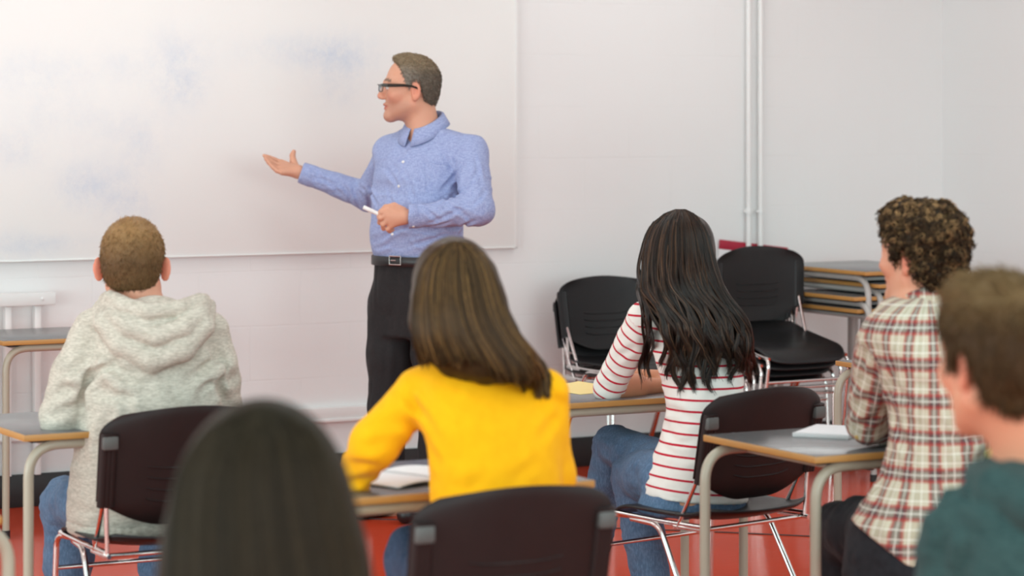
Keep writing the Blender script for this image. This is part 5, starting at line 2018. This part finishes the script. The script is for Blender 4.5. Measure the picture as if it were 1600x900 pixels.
# curly hair: a lumpy volume covered with small ringlets
line = [(-.13, -.088), (-.08, -.086), (-.05, -.070), (-.034, -.030), (-.026, .004), (.002, .010), (.008, -.022), (.022, -.022), (.030, .020), (.055, .045), (.080, .060), (.13, .06)]
S = hair_cap(hc, HR, 1.0, line, .014, bulge=[(0, .035, .085, .070, .060, .040), (0, -.05, .05, .078, .07, .07)])
S.disp(lambda P: .007*vnoise(P*52, 121)+.004*vnoise(P*95, 122))
V, F = S.mesh(.004)
n = 2400
P, N = sample_surface(V, F, n)
K = 16
tt = np.linspace(0, 1, K)
U = np.cross(N, RNG.normal(size=N.shape)); U /= np.linalg.norm(U, axis=1, keepdims=True); W = np.cross(N, U)
ra = (.0035+.0035*RNG.random((n, 1, 1)))
ph = RNG.random((n, 1))*2*PI
turns = 1.0+.9*RNG.random((n, 1))
aa = ph+tt[None]*turns*2*PI
path = P[:, None]+U[:, None]*(ra*np.cos(aa)[..., None])+W[:, None]*(ra*np.sin(aa)[..., None])+N[:, None]*((.001+.008*tt)[None, :, None])+U[:, None]*(.010*tt)[None, :, None]-np.array([0, 0, .006])*tt[None, :, None]
PB = np.array(srgb(70, 52, 36))
vs, fs, cs = hair_mesh(path, np.arange(n) % 60, np.concatenate([np.full(11, .00135), np.linspace(.00135, .0006, 5)]), PB, .4, .2, alt=np.array(srgb(146, 112, 76)), altp=.32)
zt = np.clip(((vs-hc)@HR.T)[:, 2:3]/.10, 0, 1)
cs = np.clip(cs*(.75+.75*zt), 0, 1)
Va, Fa = join_vf((V, F), (vs, fs))
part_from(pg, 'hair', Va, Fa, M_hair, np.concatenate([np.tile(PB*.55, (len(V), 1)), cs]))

# ------------------------------------------------------------------ student in the teal hoodie at the right edge
Z0 = 4.2
T = mk(Z0)
tg = person_root(1610, Z0, 'student with short brown hair in a dark teal hoodie at the right edge')
RT = frame((-.42, .90, 0)); HR = frame((-.46, .88, -.06))
hc = T(1560, 553, .0)
torso = [(1670, 1280, -.0, .165, .13), (1670, 1130, .0, .170, .13), (1670, 960, .0, .178, .13), (1665, 860, .01, .185, .12), (1650, 790, .02, .165, .10), (1630, 745, .03, .115, .085), (1615, 715, .03, .075, .07)]
LSH, LEL, LWR = T(1506, 835, .02), T(1470, 1100, .06), T(1560, 1085, .32)
RSH, REL, RWR = T(1830, 835, .06), T(1860, 1100, .10), T(1780, 1085, .36)
S = Sdf()
head_ops(S, hc, HR, 1.02, ear_out=.10)
S.cone(hc+np.array([0, -.028, -.05])@HR, T(1622, 745, .03), .056, .062, .03)
px_loft(S, T, Z0, RT, torso, -.016)
S.chain([LSH, LEL, LWR], [.05, .04, .03], .02); S.chain([RSH, REL, RWR], [.05, .04, .03], .02)
tleg = [(T(1620, 1260, .0), T(1560, 1240, .42), T(1560, 1690, .42), (.08, .06, .045)), (T(1740, 1260, .0), T(1720, 1240, .44), T(1720, 1690, .44), (.08, .06, .045))]
legs(S, tleg, -.008)
V, F = S.mesh(.005)
part_from(tg, 'body', V, F, M_skin, skin_colors(V, hc, HR, 1.02, base=np.array(srgb(214, 150, 120)), red=.8))
S = Sdf()
px_loft(S, T, Z0, RT, torso, .004)
S.chain([LSH, (LSH+LEL)/2, LEL, LWR], [.068, .066, .058, .046], .03); S.chain([RSH, (RSH+REL)/2, REL, LWR*0+RWR], [.068, .066, .058, .046], .03)
S.disp(wrinkle(.006, 8, 8, 13, 131)); S.disp(wrinkle(.004, 17, 17, 30, 132, True))
TS = Sdf(); TS.ops = [o for o in S.ops if o[0] == 'u']
creases(S, TS, T, Z0, [(1452, 790, 1500, 766), (1496, 768, 1580, 790, 1.2), (1560, 790, 1640, 850), (1548, 730, 1600, 762, .8), (1480, 830, 1460, 890, .7), (1520, 850, 1500, 900, .7)], .014, .012)
S.chain([T(1530, 742, .08), T(1560, 762, -.05), T(1620, 788, -.11), T(1690, 775, -.08), T(1735, 745, .05)], [.026, .036, .042, .038, .028], .010)
S.chain([T(1546, 734, .09), T(1582, 744, -.04), T(1630, 762, -.085), T(1690, 752, -.06), T(1720, 736, .05)], [.018, .024, .028, .026, .018], .006)
S.plane(np.array([0, 0, .445]), (0, 0, -1), .01)
V, F = S.mesh(.008)
M_teal = cloth('dark_teal_fleece', heather(srgb(40, 62, 62), srgb(58, 82, 80)), .95, 400, .3)
part_from(tg, 'hoodie', V, F, M_teal)
nb = hc+np.array([0, -.035, -.10])@HR; nt = T(1614, 722, .03)
S = Sdf()
ax = nrm(nb-nt)
S.cone(nt-ax*.03, nt+ax*.034, .078, .067, .01)
S.plane(nt+ax*.030, ax)
V, F = S.mesh(.006)
part_from(tg, 'collar', V, F, simple_mat('lime_cotton', srgb(186, 186, 92), .9))['label'] = 'lime green shirt collar'
S = Sdf(); legs(S, tleg, .003); S.plane(np.array([0, 0, .05]), (0, 0, -1))
px_loft(S, T, Z0, RT, [(1670, 1290, 0, .165, .14), (1670, 1230, 0, .16, .13)], 0)
V, F = S.mesh(.010); part_from(tg, 'jeans', V, F, M_denim_dark)
line = [(-.13, -.088), (-.07, -.084), (-.045, -.062), (-.034, .0), (-.004, .012), (.004, -.018), (.020, -.016), (.028, .020), (.050, .035), (.080, .050), (.13, .05)]
S = hair_cap(hc, HR, 1.02, line, .015, bulge=[(0, .03, .085, .068, .06, .040)])
S.disp(lambda P: .003*vnoise(P*40, 141))
V, F = S.mesh(.005)
TB = np.array(srgb(96, 68, 42))
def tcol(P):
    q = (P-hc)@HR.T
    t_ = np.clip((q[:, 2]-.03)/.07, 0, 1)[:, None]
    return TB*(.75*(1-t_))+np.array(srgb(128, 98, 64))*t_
def tdir2(P, N):
    q = (P-hc)@HR.T
    return np.stack([q[:, 0]*6, np.where(q[:, 2] > .07, .6, -.35), np.where(q[:, 2] > .09, .1, -1.0)], -1)@HR
sv, sf, _ = short_hair(V, F, 5000, .026, tdir2, .0016, .35, .25)
Va, Fa = join_vf((V, F), (sv, sf))
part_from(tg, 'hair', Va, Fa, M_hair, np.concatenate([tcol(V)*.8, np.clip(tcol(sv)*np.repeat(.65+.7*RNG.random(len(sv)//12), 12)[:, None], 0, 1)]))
# ================================================================== papers and notebooks
M_paper = simple_mat('white_paper', (.86, .86, .86), .8, noise_amt=.02)
def pline():
    t = NT('ruled_paper')
    p = t.pos()
    sep = t.n('ShaderNodeSeparateXYZ'); t.l(p, sep.inputs[0])
    f = t.math('FRACT', t.math('MULTIPLY', sep.outputs['Y'], 125.0))
    c = t.mix(t.math('MULTIPLY', t.math('LESS_THAN', f, .10), .5), (.80, .80, .80), srgb(150, 175, 210))
    t.setp(Base_Color=c, Roughness=.85)
    return t.m
M_ruled = pline()
M_yellow_paper = simple_mat('pale_yellow_paper', srgb(240, 220, 150), .8, noise_amt=.02)
M_wire = simple_mat('notebook_wire', (.55, .55, .55), .25, 1.0)

def notebook(px, py, rz, w, l, label, spiral='short', t=.009):
    p = at_height(px, py, DH+t)
    root = empty('spiral_notebook', (float(p[0]), float(p[1]), DH), rz)
    tag(root, label, 'notebook')
    m = MB(); m.box((-w/2, -l/2, .0), (w/2, l/2, t), .0012); m.build('pages', M_ruled, root)
    m = MB(); m.box((-w/2, -l/2, t), (w/2, l/2, t+.0008), .0003); m.build('top_sheet', M_ruled, root)
    m = MB()
    n = 26
    for i in range(n):
        x = -w/2+w*(i+.5)/n
        pts = [(x, -l/2+.0005+.0058*math.cos(a), t/2+.0072*math.sin(a)) for a in np.linspace(0, 2*PI, 10, endpoint=False)]
        m.tube(pts, .0006, 5, closed=True)
    m.build('spiral_wire', M_wire, root)
    return root
notebook(1300, 672, math.radians(-52), .148, .21, 'white spiral notebook on the desk by the elbow of the student in plaid')

# open pad and loose sheets in front of the student in yellow
def sheet(px, py, rz, w, l, label, mat, z, name='paper_sheet', th=.0012, curl=.004):
    p = at_height(px, py, z)
    def fn(U, V):
        x = U*w/2; y = (V-.5)*l
        zz = curl*np.clip(np.abs(U)-.5, 0, 1)**2*4*(V)
        return np.stack([x, y, zz+th/2], -1)
    o = link_mesh(name, np_mesh(name, *shell_mesh(fn, 16, 16, th)), mat)
    o.location = (float(p[0]), float(p[1]), z); o.rotation_euler = (0, 0, rz)
    return tag(o, label, 'paper')
root = empty('open_notebook', tuple(float(v) for v in at_height(642, 748, DH)), math.radians(20))
tag(root, 'open white notebook on the desk beside the yellow sleeve', 'notebook')
for sx in (-1, 1):
    def fn(U, V, sx=sx):
        x = sx*(.004+(U*.5+.5)*.145); y = (V-.5)*.21
        z = .005+.006*np.sin(np.clip((np.abs(x))/.15, 0, 1)*PI)**.8
        return np.stack([x*sx*sx, y, z], -1) if sx > 0 else np.stack([x, y, z], -1)
    V, F = shell_mesh(fn, 18, 8, .006)
    link_mesh('page', np_mesh('page', V, F), M_paper, root)
m = MB()
for i in range(24):
    y = -.1+.2*i/23
    m.tube([(.0055*math.cos(a), y, .006+.0062*math.sin(a)) for a in np.linspace(0, 2*PI, 8, endpoint=False)], .0007, 5, closed=True)
m.build('spiral_wire', simple_mat('grey_wire', (.35, .35, .36), .3, .8), root)
sheet(905, 607, math.radians(8), .21, .28, 'pale yellow paper on the desk beside the striped sleeve', M_yellow_paper, DH)
